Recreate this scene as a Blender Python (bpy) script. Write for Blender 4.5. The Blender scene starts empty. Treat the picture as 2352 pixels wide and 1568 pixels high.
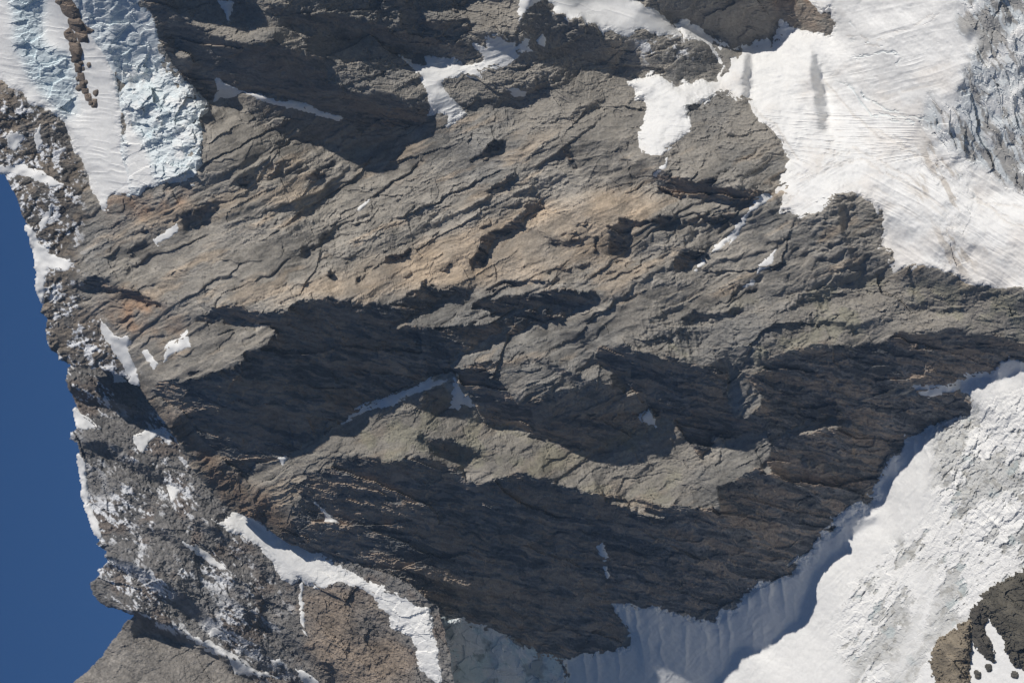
import bpy, math, numpy as np
from mathutils import Vector, Matrix

# ------------------------------------------------------------------ camera, sky, sun, exposure
R = math.radians
S = 0.5            # metres per unit of the face's survey grid
DIST = 5000.0      # metres from the camera to the face
PITCH = R(6)       # the camera stands in the valley and looks up a little
UP = np.array((0, -math.sin(PITCH), math.cos(PITCH)))      # up along the face
RIGHT = np.array((1.0, 0, 0))
FWD = np.array((0, math.cos(PITCH), math.sin(PITCH)))
CAM = -DIST * FWD
scene = bpy.context.scene
cam_data = bpy.data.cameras.new('camera')
cam = bpy.data.objects.new('camera', cam_data)
scene.collection.objects.link(cam)
cam_data.sensor_width = 36.0
cam_data.lens = 36.0 * DIST / (2352 * S)
cam_data.clip_start = 10.0
cam_data.clip_end = 200000.0
# the camera is held on its side (portrait), so the mountain's "up" is the picture's left
cx, cy, cz = -UP, RIGHT, -FWD
cam.matrix_world = Matrix(((cx[0], cy[0], cz[0], CAM[0]), (cx[1], cy[1], cz[1], CAM[1]),
                           (cx[2], cy[2], cz[2], CAM[2]), (0, 0, 0, 1)))
scene.camera = cam

SA, SB, SC = 0.66, 0.64, 0.38      # sunlight: from above, from the right, from the valley
SUN = SA * UP + SB * RIGHT - SC * FWD
SUN /= np.linalg.norm(SUN)
sun_data = bpy.data.lights.new('sun', 'SUN')
sun_data.energy = 4.8
sun_data.angle = R(0.53)
sun_data.color = (1.0, 0.95, 0.87)
sun = bpy.data.objects.new('sun', sun_data)
scene.collection.objects.link(sun)
sun.rotation_euler = Vector(-SUN).to_track_quat('-Z', 'Y').to_euler()

world = bpy.data.worlds.new('World')
scene.world = world
world.use_nodes = True
wn = world.node_tree.nodes
wl = world.node_tree.links
bg = wn['Background']
sky = wn.new('ShaderNodeTexSky')
sky.sky_type = 'NISHITA'
sky.sun_disc = False
sky.sun_elevation = math.asin(SUN[2])
sky.sun_rotation = math.atan2(SUN[0], SUN[1])
sky.altitude = 3500
sky.air_density = 0.8
sky.dust_density = 0.0
sky.ozone_density = 4.0
tint = wn.new('ShaderNodeVectorMath')     # thin, dry mountain air: a deeper blue than the model's
tint.operation = 'MULTIPLY'
tint.inputs[1].default_value = (0.50, 0.76, 1.0)
wl.new(sky.outputs['Color'], tint.inputs[0])
wl.new(tint.outputs['Vector'], bg.inputs['Color'])
bg.inputs['Strength'].default_value = 0.066
vs = scene.view_settings
vs.view_transform = 'Standard'
vs.look = 'None'
vs.exposure = -0.45
vs.gamma = 1.0
vs.use_curve_mapping = False

# ------------------------------------------------------------------ survey grid and number helpers
STEP = 2.3
MARG = 190
xs = np.arange(-MARG, 2352 + MARG, STEP, dtype=np.float32)
ys = np.arange(-MARG, 1568 + MARG, STEP, dtype=np.float32)
NX, NY = len(xs), len(ys)
X, Y = np.meshgrid(xs, ys)


def vnoise(x, y, scale, seed):
    rng = np.random.default_rng(seed)
    t = rng.random((256, 256), dtype=np.float32) * 2 - 1
    u = x / scale + 57.3
    v = y / scale + 31.7
    iu = np.floor(u).astype(np.int32)
    iv = np.floor(v).astype(np.int32)
    fu = (u - iu).astype(np.float32)
    fv = (v - iv).astype(np.float32)
    fu = fu * fu * fu * (fu * (fu * 6 - 15) + 10)
    fv = fv * fv * fv * (fv * (fv * 6 - 15) + 10)
    a = t[iv & 255, iu & 255]
    b = t[iv & 255, (iu + 1) & 255]
    c = t[(iv + 1) & 255, iu & 255]
    d = t[(iv + 1) & 255, (iu + 1) & 255]
    return (a + (b - a) * fu) * (1 - fv) + (c + (d - c) * fu) * fv


def fbm(x, y, scale, octs, seed, gain=0.5):
    r = 0
    a = 1.0
    n = 0
    for o in range(octs):
        ang = 0.7 * o + seed
        ca, sa = math.cos(ang), math.sin(ang)
        r = r + a * vnoise(x * ca + y * sa, -x * sa + y * ca, scale, seed * 13 + o)
        n += a
        a *= gain
        scale *= 0.5
    return r / n * 1.5


def facets(u, v, cu, cv, seed, tilt=1.0, sharp=3):
    """tilted slabs: every cell of a jittered lattice is a plane of its own, with steps between"""
    rng = np.random.default_rng(seed)
    T = rng.random((5, 256, 256), dtype=np.float32)
    U = (u / cu + 37.1).astype(np.float32)
    V = (v / cv + 51.9).astype(np.float32)
    fu = np.floor(U)
    fv = np.floor(V)
    iu = fu.astype(np.int32)
    iv = fv.astype(np.int32)
    fu = U - fu
    fv = V - fv
    bd = np.full(U.shape, 1e9, np.float32)
    bk = np.zeros(U.shape, np.int32)
    bu = np.zeros(U.shape, np.float32)
    bv = np.zeros(U.shape, np.float32)
    T0, T1 = T[0].ravel(), T[1].ravel()
    for dj in (-1, 0, 1):
        row = ((iv + dj) & 255) * 256
        for di in (-1, 0, 1):
            k = row + ((iu + di) & 255)
            du = fu - np.float32(di) - T0[k]
            dv = fv - np.float32(dj) - T1[k]
            d = du * du + dv * dv
            m = d < bd
            np.copyto(bd, d, where=m)
            np.copyto(bk, k, where=m)
            np.copyto(bu, du, where=m)
            np.copyto(bv, dv, where=m)
    du, dv = bu, bv
    mj, mi = bk >> 8, bk & 255
    off = (T[2][mj, mi] * 2 - 1) ** sharp
    return off * 0.6 + tilt * ((T[3][mj, mi] - 0.5) * du + (T[4][mj, mi] - 0.5) * dv), T[2][mj, mi]


def rot(x, y, deg):
    a = R(deg)
    return x * math.cos(a) + y * math.sin(a), -x * math.sin(a) + y * math.cos(a)


def blur(a, sig):
    r = int(3 * sig + 1)
    k = np.exp(-0.5 * (np.arange(-r, r + 1) / sig) ** 2).astype(np.float32)
    k /= k.sum()
    p = np.pad(a, ((r, r), (0, 0)), mode='edge')
    b = sum(k[i] * p[i:i + a.shape[0]] for i in range(2 * r + 1))
    p = np.pad(b, ((0, 0), (r, r)), mode='edge')
    return sum(k[i] * p[:, i:i + a.shape[1]] for i in range(2 * r + 1)).astype(np.float32)


def sdist(poly, x, y):
    """signed distance to a polygon, positive inside"""
    P = np.array(poly, np.float32)
    Q = np.roll(P, -1, 0)
    d2 = np.full(x.shape, 1e12, np.float32)
    ins = np.zeros(x.shape, bool)
    for (ax, ay), (bx, by) in zip(P, Q):
        ex, ey = bx - ax, by - ay
        px = x - ax
        py = y - ay
        t = np.clip((px * ex + py * ey) / (ex * ex + ey * ey + 1e-9), 0, 1)
        qx = px - t * ex
        qy = py - t * ey
        d2 = np.minimum(d2, qx * qx + qy * qy)
        if ay != by:
            c = ((ay > y) != (by > y)) & (x < ex * (y - ay) / (by - ay) + ax)
            ins ^= c
    d = np.sqrt(d2)
    return np.where(ins, d, -d)


def window(poly, pad=30):
    P = np.array(poly)
    i0 = int(np.clip((P[:, 0].min() - pad + MARG) / STEP, 0, NX - 2))
    i1 = int(np.clip((P[:, 0].max() + pad + MARG) / STEP + 2, i0 + 2, NX))
    j0 = int(np.clip((P[:, 1].min() - pad + MARG) / STEP, 0, NY - 2))
    j1 = int(np.clip((P[:, 1].max() + pad + MARG) / STEP + 2, j0 + 2, NY))
    return slice(j0, j1), slice(i0, i1)


# jagged borders: every outline is sampled through this warp
_u, _v = rot(X + 5 * fbm(X, Y, 60, 2, 7), Y + 5 * fbm(X, Y, 60, 2, 8), -22)
_a, _ra = facets(_u, _v, 62, 24, 81, 1.0, 1)
_b, _rb = facets(_u, _v, 27, 11, 82, 1.0, 1)
_c, _rc = facets(_u, _v, 12, 6, 83, 1.0, 1)
_j = 17 * _a + 9 * _b + 5 * _c
WX = X + 3 * fbm(X, Y, 60, 3, 3, 0.6) + 0.5 * _j
WY = Y + 3 * fbm(X, Y, 60, 3, 4, 0.6) + 0.8 * _j


KX = X + 3.5 * fbm(X, Y, 30, 4, 5, 0.75)
KY = Y + 3.5 * fbm(X, Y, 30, 4, 6, 0.75)


def inside(poly, wx=WX, wy=WY):
    w = window(poly, 30)
    m = np.zeros(X.shape, bool)
    m[w] = sdist(poly, wx[w], wy[w]) > 0
    return m


def signed(poly, jit=0.0, seed=1, sc=22, pad=40):
    w = window(poly, pad)
    d = np.full(X.shape, -999, np.float32)
    v = sdist(poly, X[w], Y[w])
    if jit:
        v = v + jit * fbm(X[w], Y[w], sc, 3, seed, 0.6)
    d[w] = v
    return d


def integrate(p, q):
    """height field whose slopes are as near as can be to p, q (a least-squares fit)"""
    f = np.zeros_like(p)
    pe = 0.5 * (p[:, 1:] + p[:, :-1])
    qe = 0.5 * (q[1:] + q[:-1])
    f[:, :-1] += pe
    f[:, 1:] -= pe
    f[:-1] += qe
    f[1:] -= qe
    f *= STEP
    g = np.concatenate([f, f[:, ::-1]], 1)
    g = np.concatenate([g, g[::-1]], 0)
    F = np.fft.rfft2(g)
    ky = np.fft.fftfreq(g.shape[0]) * 2 * math.pi
    kx = np.fft.rfftfreq(g.shape[1]) * 2 * math.pi
    E = (2 * np.cos(ky) - 2)[:, None] + (2 * np.cos(kx) - 2)[None, :]
    E[0, 0] = 1
    F = F / E
    F[0, 0] = 0
    h = np.fft.irfft2(F, s=g.shape)[:p.shape[0], :p.shape[1]]
    return h.astype(np.float32)


def world_pt(x, y, h):
    """grid position and relief height (towards the valley) -> metres"""
    d = DIST - h * S
    u = (x - 1176) * S * d / DIST
    v = (784 - y) * S * d / DIST
    return (CAM[None] + d.reshape(-1, 1) * FWD[None] - u.reshape(-1, 1) * UP[None] + v.reshape(-1, 1) * RIGHT[None])


def sample(H, x, y):
    return float(H[int(np.clip(round((y + MARG) / STEP), 0, NY - 1)), int(np.clip(round((x + MARG) / STEP), 0, NX - 1))])


def smooth01(a, lo, hi):
    t = np.clip((a - lo) / (hi - lo), 0, 1)
    return t * t * (3 - 2 * t)


# ------------------------------------------------------------------ outlines (survey units: x runs down the face, y runs to its left)
SKYLINE = [(-400, 330), (-120, 350), (0, 387), (20, 423), (37, 450), (50, 493), (63, 523), (72, 546), (80, 586), (88, 623), (85, 659), (98, 693), (90, 716),
           (107, 736), (103, 749), (107, 789), (115, 806), (130, 809), (133, 826), (160, 838), (153, 849), (148, 873), (157, 893),
           (167, 909), (177, 949), (180, 979), (160, 993), (158, 1009), (177, 1019), (182, 1045), (185, 1065), (195, 1112),
           (192, 1135), (200, 1162), (212, 1189), (217, 1212), (230, 1239), (217, 1249), (243, 1265), (237, 1275), (248, 1285),
           (237, 1299), (222, 1307), (227, 1319), (203, 1339), (213, 1365), (245, 1394), (277, 1402), (307, 1415), (293, 1422),
           (278, 1445), (253, 1475), (233, 1502), (200, 1535), (167, 1565), (90, 1650), (-40, 1780), (-40, 1900)]
SKY_POLY = SKYLINE + [(-500, 1900), (-500, 330)]
# edge of the great buttress against what lies behind it
CHAIN = [(150, 838), (230, 850), (317, 881), (335, 915), (365, 957), (400, 1003), (425, 1050), (455, 1097), (490, 1137), (530, 1174), (577, 1189), (610, 1209),
         (643, 1239), (693, 1259), (737, 1282), (784, 1312), (811, 1332), (857, 1347), (897, 1362), (924, 1375), (947, 1395),
         (955, 1408), (971, 1412), (985, 1460), (997, 1530), (1010, 1600), (1020, 1800)]
FAR_POLY = CHAIN + [(1020, 1900), (-500, 1900), (-500, 838)]

BASIN = [(1860, -300), (1860, 0), (1868, 13), (1888, 35), (1911, 30), (1920, 55), (1905, 80), (1885, 75), (1851, 72), (1821, 63), (1795, 50), (1788, 80), (1776, 107),
         (1765, 90), (1741, 88), (1718, 103), (1701, 97), (1691, 110), (1658, 97), (1621, 80), (1605, 60), (1567, 45), (1547, 55), (1562, 82), (1600, 92), (1621, 103), (1645, 127), (1655, 150),
         (1648, 170), (1645, 187), (1601, 188), (1568, 192), (1547, 193), (1521, 173), (1494, 163), (1441, 190), (1461, 213),
         (1457, 230), (1481, 230), (1484, 267), (1472, 300), (1469, 333), (1474, 350), (1504, 362), (1524, 356), (1567, 322),
         (1581, 300), (1585, 250), (1601, 240), (1638, 223), (1648, 213), (1681, 215), (1688, 230), (1715, 230), (1725, 257),
         (1748, 280), (1775, 300), (1795, 323), (1815, 367), (1801, 397), (1781, 443), (1808, 440), (1785, 490), (1815, 487),
         (1838, 507), (1868, 493), (1905, 463), (1931, 447), (1951, 437), (1968, 447), (1998, 463), (2015, 487), (2021, 477),
         (2028, 500), (2030, 523), (2015, 571), (2038, 576), (2041, 599), (2051, 619), (2045, 626), (2081, 613), (2118, 611),
         (2155, 619), (2198, 636), (2220, 653), (2268, 656), (2315, 663), (2352, 669), (2700, 690), (2700, -300)]
BASE_GLACIER = [(2700, 840), (2351, 826), (2315, 818), (2298, 829), (2295, 843), (2275, 863), (2265, 856), (2245, 863), (2218, 869),
                (2205, 885), (2222, 905), (2231, 916), (2225, 953), (2201, 959), (2135, 976), (2118, 989), (2081, 1003), (2065, 1043),
                (2038, 1052), (2035, 1079), (2015, 1099), (2005, 1139), (1978, 1155), (1955, 1169), (1915, 1189), (1911, 1209),
                (1891, 1217), (1868, 1252), (1858, 1264), (1828, 1285), (1815, 1312), (1775, 1329), (1748, 1339), (1701, 1362),
                (1685, 1399), (1655, 1392), (1641, 1422), (1618, 1419), (1568, 1409), (1527, 1394), (1471, 1392), (1441, 1385),
                (1407, 1389), (1427, 1422), (1447, 1452), (1441, 1479), (1414, 1495), (1351, 1502), (1300, 1512), (1290, 1600), (1280, 1900), (2700, 1900)]
ICE_APRON = [(1414, 1497), (1351, 1504), (1284, 1512), (1231, 1492), (1184, 1475), (1154, 1452), (1131, 1445), (1074, 1430),
             (1047, 1422), (962, 1412), (976, 1460), (988, 1530), (1001, 1600), (1012, 1900), (1290, 1900), (1295, 1600), (1310, 1515)]
HANGING = [(-400, 60), (-60, 160), (0, 182), (20, 200), (53, 217), (70, 237), (93, 247), (117, 257), (147, 280), (160, 307), (170, 350), (187, 367), (200, 397),
           (207, 433), (230, 467), (240, 487), (248, 483), (252, 457), (267, 450), (300, 442), (305, 420), (285, 370), (280, 330), (275, 215), (262, 170), (240, 120), (200, 60),
           (165, 0), (160, -300), (-400, -300)]
ICEFALL = [(150, -300), (155, 0), (188, 55), (232, 115), (256, 165), (268, 215), (272, 330), (277, 370), (296, 420), (292, 446), (313, 447), (353, 423), (440, 417),
           (460, 377), (467, 333), (460, 273), (477, 240), (443, 200), (413, 173), (397, 143), (377, 117), (367, 103), (360, 67),
           (350, 33), (323, 0), (310, -300)]
UPPER_FIELD = [(1254, -200), (1254, 0), (1274, 13), (1269, 32), (1294, 37), (1307, 50), (1331, 47), (1351, 50), (1374, 60), (1384, 80),
               (1401, 70), (1444, 88), (1462, 75), (1490, 75), (1520, 82), (1550, 86), (1562, 78), (1547, 58), (1524, 37), (1494, 20), (1454, 0), (1430, -200)]
NOTCH_FIELD = [(914, 125), (944, 140), (977, 147), (977, 132), (1017, 137), (1056, 137), (1061, 147), (1081, 147), (1112, 138), (1105, 122),
               (1086, 103), (1100, 100), (1118, 112), (1112, 70), (1134, 82), (1154, 78), (1167, 92), (1184, 88), (1189, 110), (1204, 92), (1220, 88), (1216, 110), (1231, 123), (1200, 125),
               (1181, 140), (1151, 150), (1104, 163), (1112, 187), (1087, 183), (1064, 177), (1031, 180), (1014, 187), (1024, 207),
               (1041, 230), (1061, 247), (1074, 263), (1045, 278), (1021, 290), (1030, 270), (1005, 262), (984, 267), (969, 272), (986, 247), (982, 217), (964, 177), (934, 143)]
COULOIR = [(485, 1190), (510, 1192), (530, 1172), (577, 1180), (643, 1225), (700, 1250), (790, 1300), (830, 1325), (857, 1337), (930, 1365), (958, 1395), (990, 1400),
           (1000, 1460), (1010, 1530), (1040, 1700), (1020, 1800), (1000, 1568), (985, 1555), (955, 1530), (955, 1490), (948, 1465), (930, 1452),
           (905, 1450), (895, 1415), (880, 1400), (860, 1372), (815, 1345), (770, 1337), (735, 1350), (700, 1342), (690, 1330), (668, 1338),
           (645, 1325), (625, 1295), (600, 1262), (575, 1240), (545, 1228), (520, 1215)]

LIT = (0.34, 0.12)
DARK = (-0.15, -2.0)
# (outline, slope down the face, slope leftward)
MAIN_SLOPES = [
    ('basin', BASIN, 1.1, 0.22),
    ('base_glacier', BASE_GLACIER, 1.0, 0.42),
    ('ice_apron', ICE_APRON, 0.0, -1.3, -0.4),
    ('hanging', HANGING, 0.85, 0.10),
    ('icefall', ICEFALL, 0.75, 0.0),
    # hanging glacier shading
    (0, [(160, -200), (165, 0), (245, 105), (275, 190), (330, 130), (345, 40), (323, 0), (310, -200)], 0.55, -0.95),
    (0, [(15, -60), (100, -60), (95, 90), (130, 120), (165, 130), (178, 190), (178, 255), (150, 275), (110, 235), (60, 170), (30, 90)], 0.6, -0.75),
    # upper spur
    (0, [(323, -200), (400, -200), (1250, -200), (1200, 0), (1220, 90), (1100, 130), (900, 110), (740, 130), (520, 95), (425, 50), (400, 10)], 0.25, -0.62),
    (0, [(310, -200), (400, -200), (400, 10), (425, 50), (520, 95), (640, 110), (740, 130), (760, 200), (880, 245), (985, 262), (975, 285), (900, 296), (830, 300),
         (760, 265), (650, 222), (560, 213), (505, 225), (475, 238), (443, 200), (413, 173), (377, 117), (360, 67), (345, 33), (325, 0)], -0.15, -2.0, -0.3),
    (0, [(740, 130), (800, 90), (905, 112), (950, 160), (985, 235), (978, 262), (880, 240), (760, 200)], 0.25, -0.75),
    (0, [(425, 20), (520, 25), (600, 50), (640, 80), (560, 90), (470, 60)], 0.5, 0.4),
    (0, [(600, 20), (760, 30), (850, 60), (930, 80), (1000, 100), (900, 108), (800, 85), (700, 70)], 0.0, -1.4),
    (0, [(940, 15), (1190, 15), (1185, 80), (1090, 70), (980, 45)], 0.5, 0.2),
    (0, [(545, 226), (640, 226), (760, 268), (840, 302), (950, 298), (880, 322), (800, 349), (740, 327), (680, 320), (600, 292)], 0.1, -0.9),
    # lit crest of the buttress and the tan prow above it
    (0, [(650, 1070), (700, 1030), (800, 970), (900, 940), (970, 905), (1040, 900), (1080, 920), (1110, 970), (1180, 990), (1280, 1010), (1330, 1030), (1440, 1010), (1500, 980),
         (1530, 960), (1560, 1000), (1600, 1060), (1700, 1070), (1740, 1080), (1640, 1110), (1650, 1170), (1600, 1165), (1400, 1140), (1280, 1100), (1200, 1080), (1130, 1100), (1080, 1070),
         (1000, 1050), (900, 1050), (820, 1040), (740, 1080), (690, 1100), (655, 1090)], 0.38, 0.2),
    (0, [(1030, 840), (1080, 795), (1180, 765), (1290, 725), (1400, 690), (1500, 700), (1480, 780), (1362, 800), (1368, 840), (1420, 880), (1351, 870), (1284, 840), (1214, 820), (1161, 830), (1100, 858), (1050, 858)], 0.36, 0.3),
    # knobs along the top
    (0, [(1250, -200), (1250, 0), (1274, 13), (1268, 30), (1295, 38), (1310, 50), (1351, 50), (1374, 62), (1384, 82), (1445, 90), (1430, 115), (1405, 155),
         (1370, 168), (1300, 160), (1240, 130), (1215, 85), (1190, 60), (1195, 30), (1225, 12), (1230, -200)], 0.05, -1.15),
    (0, [(1020, 190), (1110, 165), (1230, 130), (1400, 150), (1480, 190), (1480, 230), (1300, 240), (1150, 230), (1050, 250)], 0.3, -0.25),
    (0, [(1060, 175), (1120, 190), (1105, 165), (1160, 150), (1240, 145), (1290, 170), (1230, 190), (1120, 240), (1070, 245), (1030, 215)], 0.4, 0.05),
    (0, [(1100, 225), (1190, 195), (1290, 180), (1220, 215), (1130, 240)], 0.0, -1.2),
    (0, [(1450, -200), (1460, 0), (1780, -200), (1780, 0), (1797, 45), (1786, 80), (1776, 107), (1741, 88), (1691, 110), (1621, 80), (1560, 50), (1500, 25)], 0.15, -1.0),
    (0, [(1780, -200), (1780, 0), (1800, 45), (1851, 72), (1905, 80), (1920, 55), (1890, 35), (1860, -10), (1860, -200)], 0.4, -0.2),
    (0, [(1480, 110), (1560, 95), (1620, 105), (1650, 150), (1645, 187), (1560, 190), (1500, 160)], 0.35, -0.35),
    # central wall
    (0, [(560, 690), (700, 640), (850, 600), (1000, 560), (1200, 470), (1400, 420), (1520, 440), (1600, 480), (1560, 560), (1400, 640),
         (1200, 660), (1000, 670), (800, 690), (640, 700)], 0.34, 0.26),
    (0, [(1210, 475), (1260, 470), (1180, 525), (1130, 545), (1120, 590), (1095, 605), (1085, 580), (1100, 550), (1160, 520)], 0.1, -1.5),
    (0, [(1395, 520), (1430, 515), (1430, 560), (1410, 585), (1395, 575)], 0.0, -1.3),
    (0, [(1500, 400), (1560, 405), (1640, 422), (1740, 437), (1778, 447), (1710, 464), (1600, 456), (1515, 436)], 0.0, -1.7),
    (0, [(1420, 505), (1500, 500), (1600, 500), (1720, 480), (1640, 510), (1500, 520)], 0.1, -1.2),
    (0, [(1700, 360), (1812, 360), (1800, 400), (1785, 440), (1690, 432)], 0.3, -0.1),
    (0, [(1790, 600), (1800, 540), (1840, 505), (1880, 490), (1930, 452), (1990, 460), (1950, 480), (1935, 540), (1960, 590), (1900, 600)], 0.3, -0.15),
    (0, [(1935, 470), (1960, 465), (1940, 530), (1975, 580), (1955, 590), (1930, 540)], -0.2, -0.9),
    (0, [(1945, 480), (1995, 462), (2028, 505), (2022, 575), (1985, 590), (1960, 560)], 0.3, -0.3),
    (0, [(1560, 360), (1600, 320), (1640, 260), (1660, 300), (1640, 380), (1580, 400)], 0.4, 0.35),
    (0, [(2060, 620), (2118, 613), (2155, 620), (2200, 640), (2120, 655), (2070, 650)], 0.2, -0.6),
    (0, [(170, 640), (230, 645), (290, 665), (350, 692), (345, 700), (280, 678), (220, 657), (175, 657)], -0.15, -1.9),
    (0, [(215, 560), (190, 470), (180, 400), (205, 430), (235, 490), (240, 540)], 0.3, -0.1),
    # the great overhang
    (0, [(480, 700), (560, 715), (620, 710), (700, 700), (760, 690), (820, 695), (900, 690), (960, 672), (1100, 655), (1060, 682), (1000, 702),
         (900, 740), (890, 757), (960, 752), (1060, 750), (1150, 735), (1240, 715), (1340, 690), (1370, 688), (1290, 722), (1180, 760), (1080, 790),
         (1030, 840), (1045, 855), (1000, 870), (870, 915), (800, 955), (740, 995), (665, 1050), (640, 1055), (600, 1060), (560, 1080), (500, 1070), (455, 1040),
         (440, 990), (420, 950), (380, 918), (345, 893), (430, 865), (500, 850), (560, 815), (620, 790), (635, 760), (600, 742), (520, 735), (480, 720)], -0.15, -2.0, -0.10),
    (0, [(890, 752), (950, 717), (1020, 692), (1100, 662), (1200, 668), (1370, 660), (1360, 688), (1240, 712), (1150, 730), (1060, 747), (960, 750)], 0.4, 0.45),
    (0, [(1085, 690), (1150, 692), (1250, 678), (1365, 668), (1355, 692), (1250, 695), (1120, 712), (1080, 705)], -0.15, -2.0),
    # block below the overhang
    (0, [(1045, 858), (1100, 868), (1140, 862), (1160, 900), (1170, 950), (1205, 985), (1150, 982), (1110, 965), (1085, 920), (1060, 880)], -0.15, -1.9),
    (0, [(1150, 840), (1220, 825), (1300, 860), (1360, 880), (1400, 895), (1300, 905), (1220, 905), (1165, 890)], 0.2, -0.75),
    (0, [(1160, 900), (1230, 908), (1300, 902), (1400, 895), (1450, 915), (1490, 940), (1470, 960), (1380, 970), (1300, 985), (1310, 1012), (1260, 1015), (1200, 985)], -0.15, -2.0),
    (0, [(1290, 985), (1380, 970), (1465, 962), (1490, 985), (1450, 1005), (1400, 1025), (1330, 1035), (1300, 1012)], 0.0, -1.6),
    (0, [(960, 990), (1010, 1020), (1080, 1025), (1060, 1045), (990, 1040)], 0.0, -1.4),
    # brown broken arete between the summit side and the shaded corner
    (0, [(325, 885), (375, 913), (425, 948), (460, 1000), (520, 1060), (600, 1115), (645, 1150), (695, 1212), (650, 1245), (600, 1215), (530, 1190), (480, 1140), (430, 1075), (390, 1000), (340, 930)], 0.3, -0.25),
    # right-hand walls in shade
    (0, [(1370, 800), (1420, 792), (1480, 806), (1560, 830), (1640, 845), (1720, 850), (1800, 815), (1860, 795), (1960, 792), (2040, 782), (2060, 757),
         (2180, 762), (2260, 772), (2352, 782), (2700, 790), (2700, 840), (2351, 826), (2315, 818), (2298, 829), (2275, 863), (2211, 879), (2100, 893),
         (1950, 920), (1830, 950), (1760, 985), (1700, 1000), (1640, 1005), (1610, 1050), (1570, 1000), (1530, 955), (1490, 940), (1440, 880), (1400, 850), (1362, 822)], -0.15, -2.0, -0.09),
    (0, [(1680, 850), (1740, 895), (1755, 930), (1715, 970), (1685, 960), (1668, 900)], 0.4, -0.35),
    (0, [(655, 1095), (690, 1105), (740, 1085), (820, 1045), (900, 1055), (1000, 1055), (1080, 1075), (1130, 1105), (1200, 1085), (1280, 1105), (1400, 1145),
         (1600, 1170), (1655, 1175), (1645, 1115), (1740, 1085), (1760, 985), (1830, 950), (1950, 920), (2200, 900), (2228, 925), (2225, 953), (2135, 976), (2070, 1010),
         (2038, 1052), (2005, 1139), (1955, 1169), (1911, 1209), (1858, 1264), (1815, 1312), (1701, 1362), (1655, 1392), (1568, 1409), (1471, 1392), (1407, 1389), (1447, 1452),
         (1414, 1495), (1351, 1502), (1284, 1512), (1231, 1492), (1154, 1452), (1047, 1422), (951, 1410), (924, 1380), (811, 1337), (737, 1287), (643, 1244), (660, 1190), (690, 1140)], -0.12, -1.75, -0.11),
    (0, [(1785, 990), (1860, 966), (1965, 968), (1900, 988), (1830, 1005), (1790, 1010)], 0.35, 0.1),
    (0, [(1640, 1060), (1700, 1045), (1765, 1015), (1770, 1085), (1700, 1080)], 0.4, 0.1),
    (0, [(1060, 1075), (1130, 1070), (1165, 1090), (1140, 1110), (1075, 1115)], 0.45, 0.3),
    (0, [(1390, 1150), (1450, 1155), (1530, 1180), (1525, 1188), (1440, 1170), (1395, 1162)], 0.45, 0.3),
    (0, [(1830, 1040), (1900, 1055), (1920, 1085), (1850, 1075)], 0.3, -0.2),
    # snow bank in the shade of the buttress
    (0, [(1310, 1516), (1414, 1497), (1447, 1452), (1407, 1389), (1471, 1390), (1568, 1407), (1655, 1392), (1701, 1362), (1775, 1329), (1858, 1264), (1911, 1209), (1978, 1155),
         (2035, 1079), (2065, 1035), (2088, 1005), (2060, 1080), (2030, 1120), (2010, 1180), (1960, 1240), (1915, 1270), (1860, 1330), (1840, 1400), (1800, 1460), (1740, 1500), (1700, 1480), (1670, 1530), (1640, 1568), (1600, 1900), (1310, 1900)], 0.32, -0.55),
    # crevasse walls in the basin
    (0, [(1866, 118), (1880, 130), (1877, 177), (1890, 187), (1903, 213), (1908, 243), (1893, 285), (1881, 297), (1874, 253), (1868, 200), (1861, 160)], -0.2, -1.1),
    (0, [(1712, 130), (1726, 122), (1722, 180), (1714, 228), (1700, 225), (1708, 180)], -0.2, -0.9),
    (0, [(2240, -200), (2700, -200), (2700, 440), (2352, 440), (2245, 445), (2190, 390), (2150, 320), (2165, 230), (2205, 190), (2225, 60)], 0.75, -0.35),
    (0, [(2180, 640), (2150, 560), (2165, 470), (2200, 480), (2235, 560), (2215, 640)], 0.8, -0.3),
    # shaded wall of snow where the base glacier meets the rock
    (0, [(2298, 829), (2345, 820), (2500, 835), (2500, 850), (2340, 855), (2290, 880)], 0.6, -0.9),
]
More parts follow.
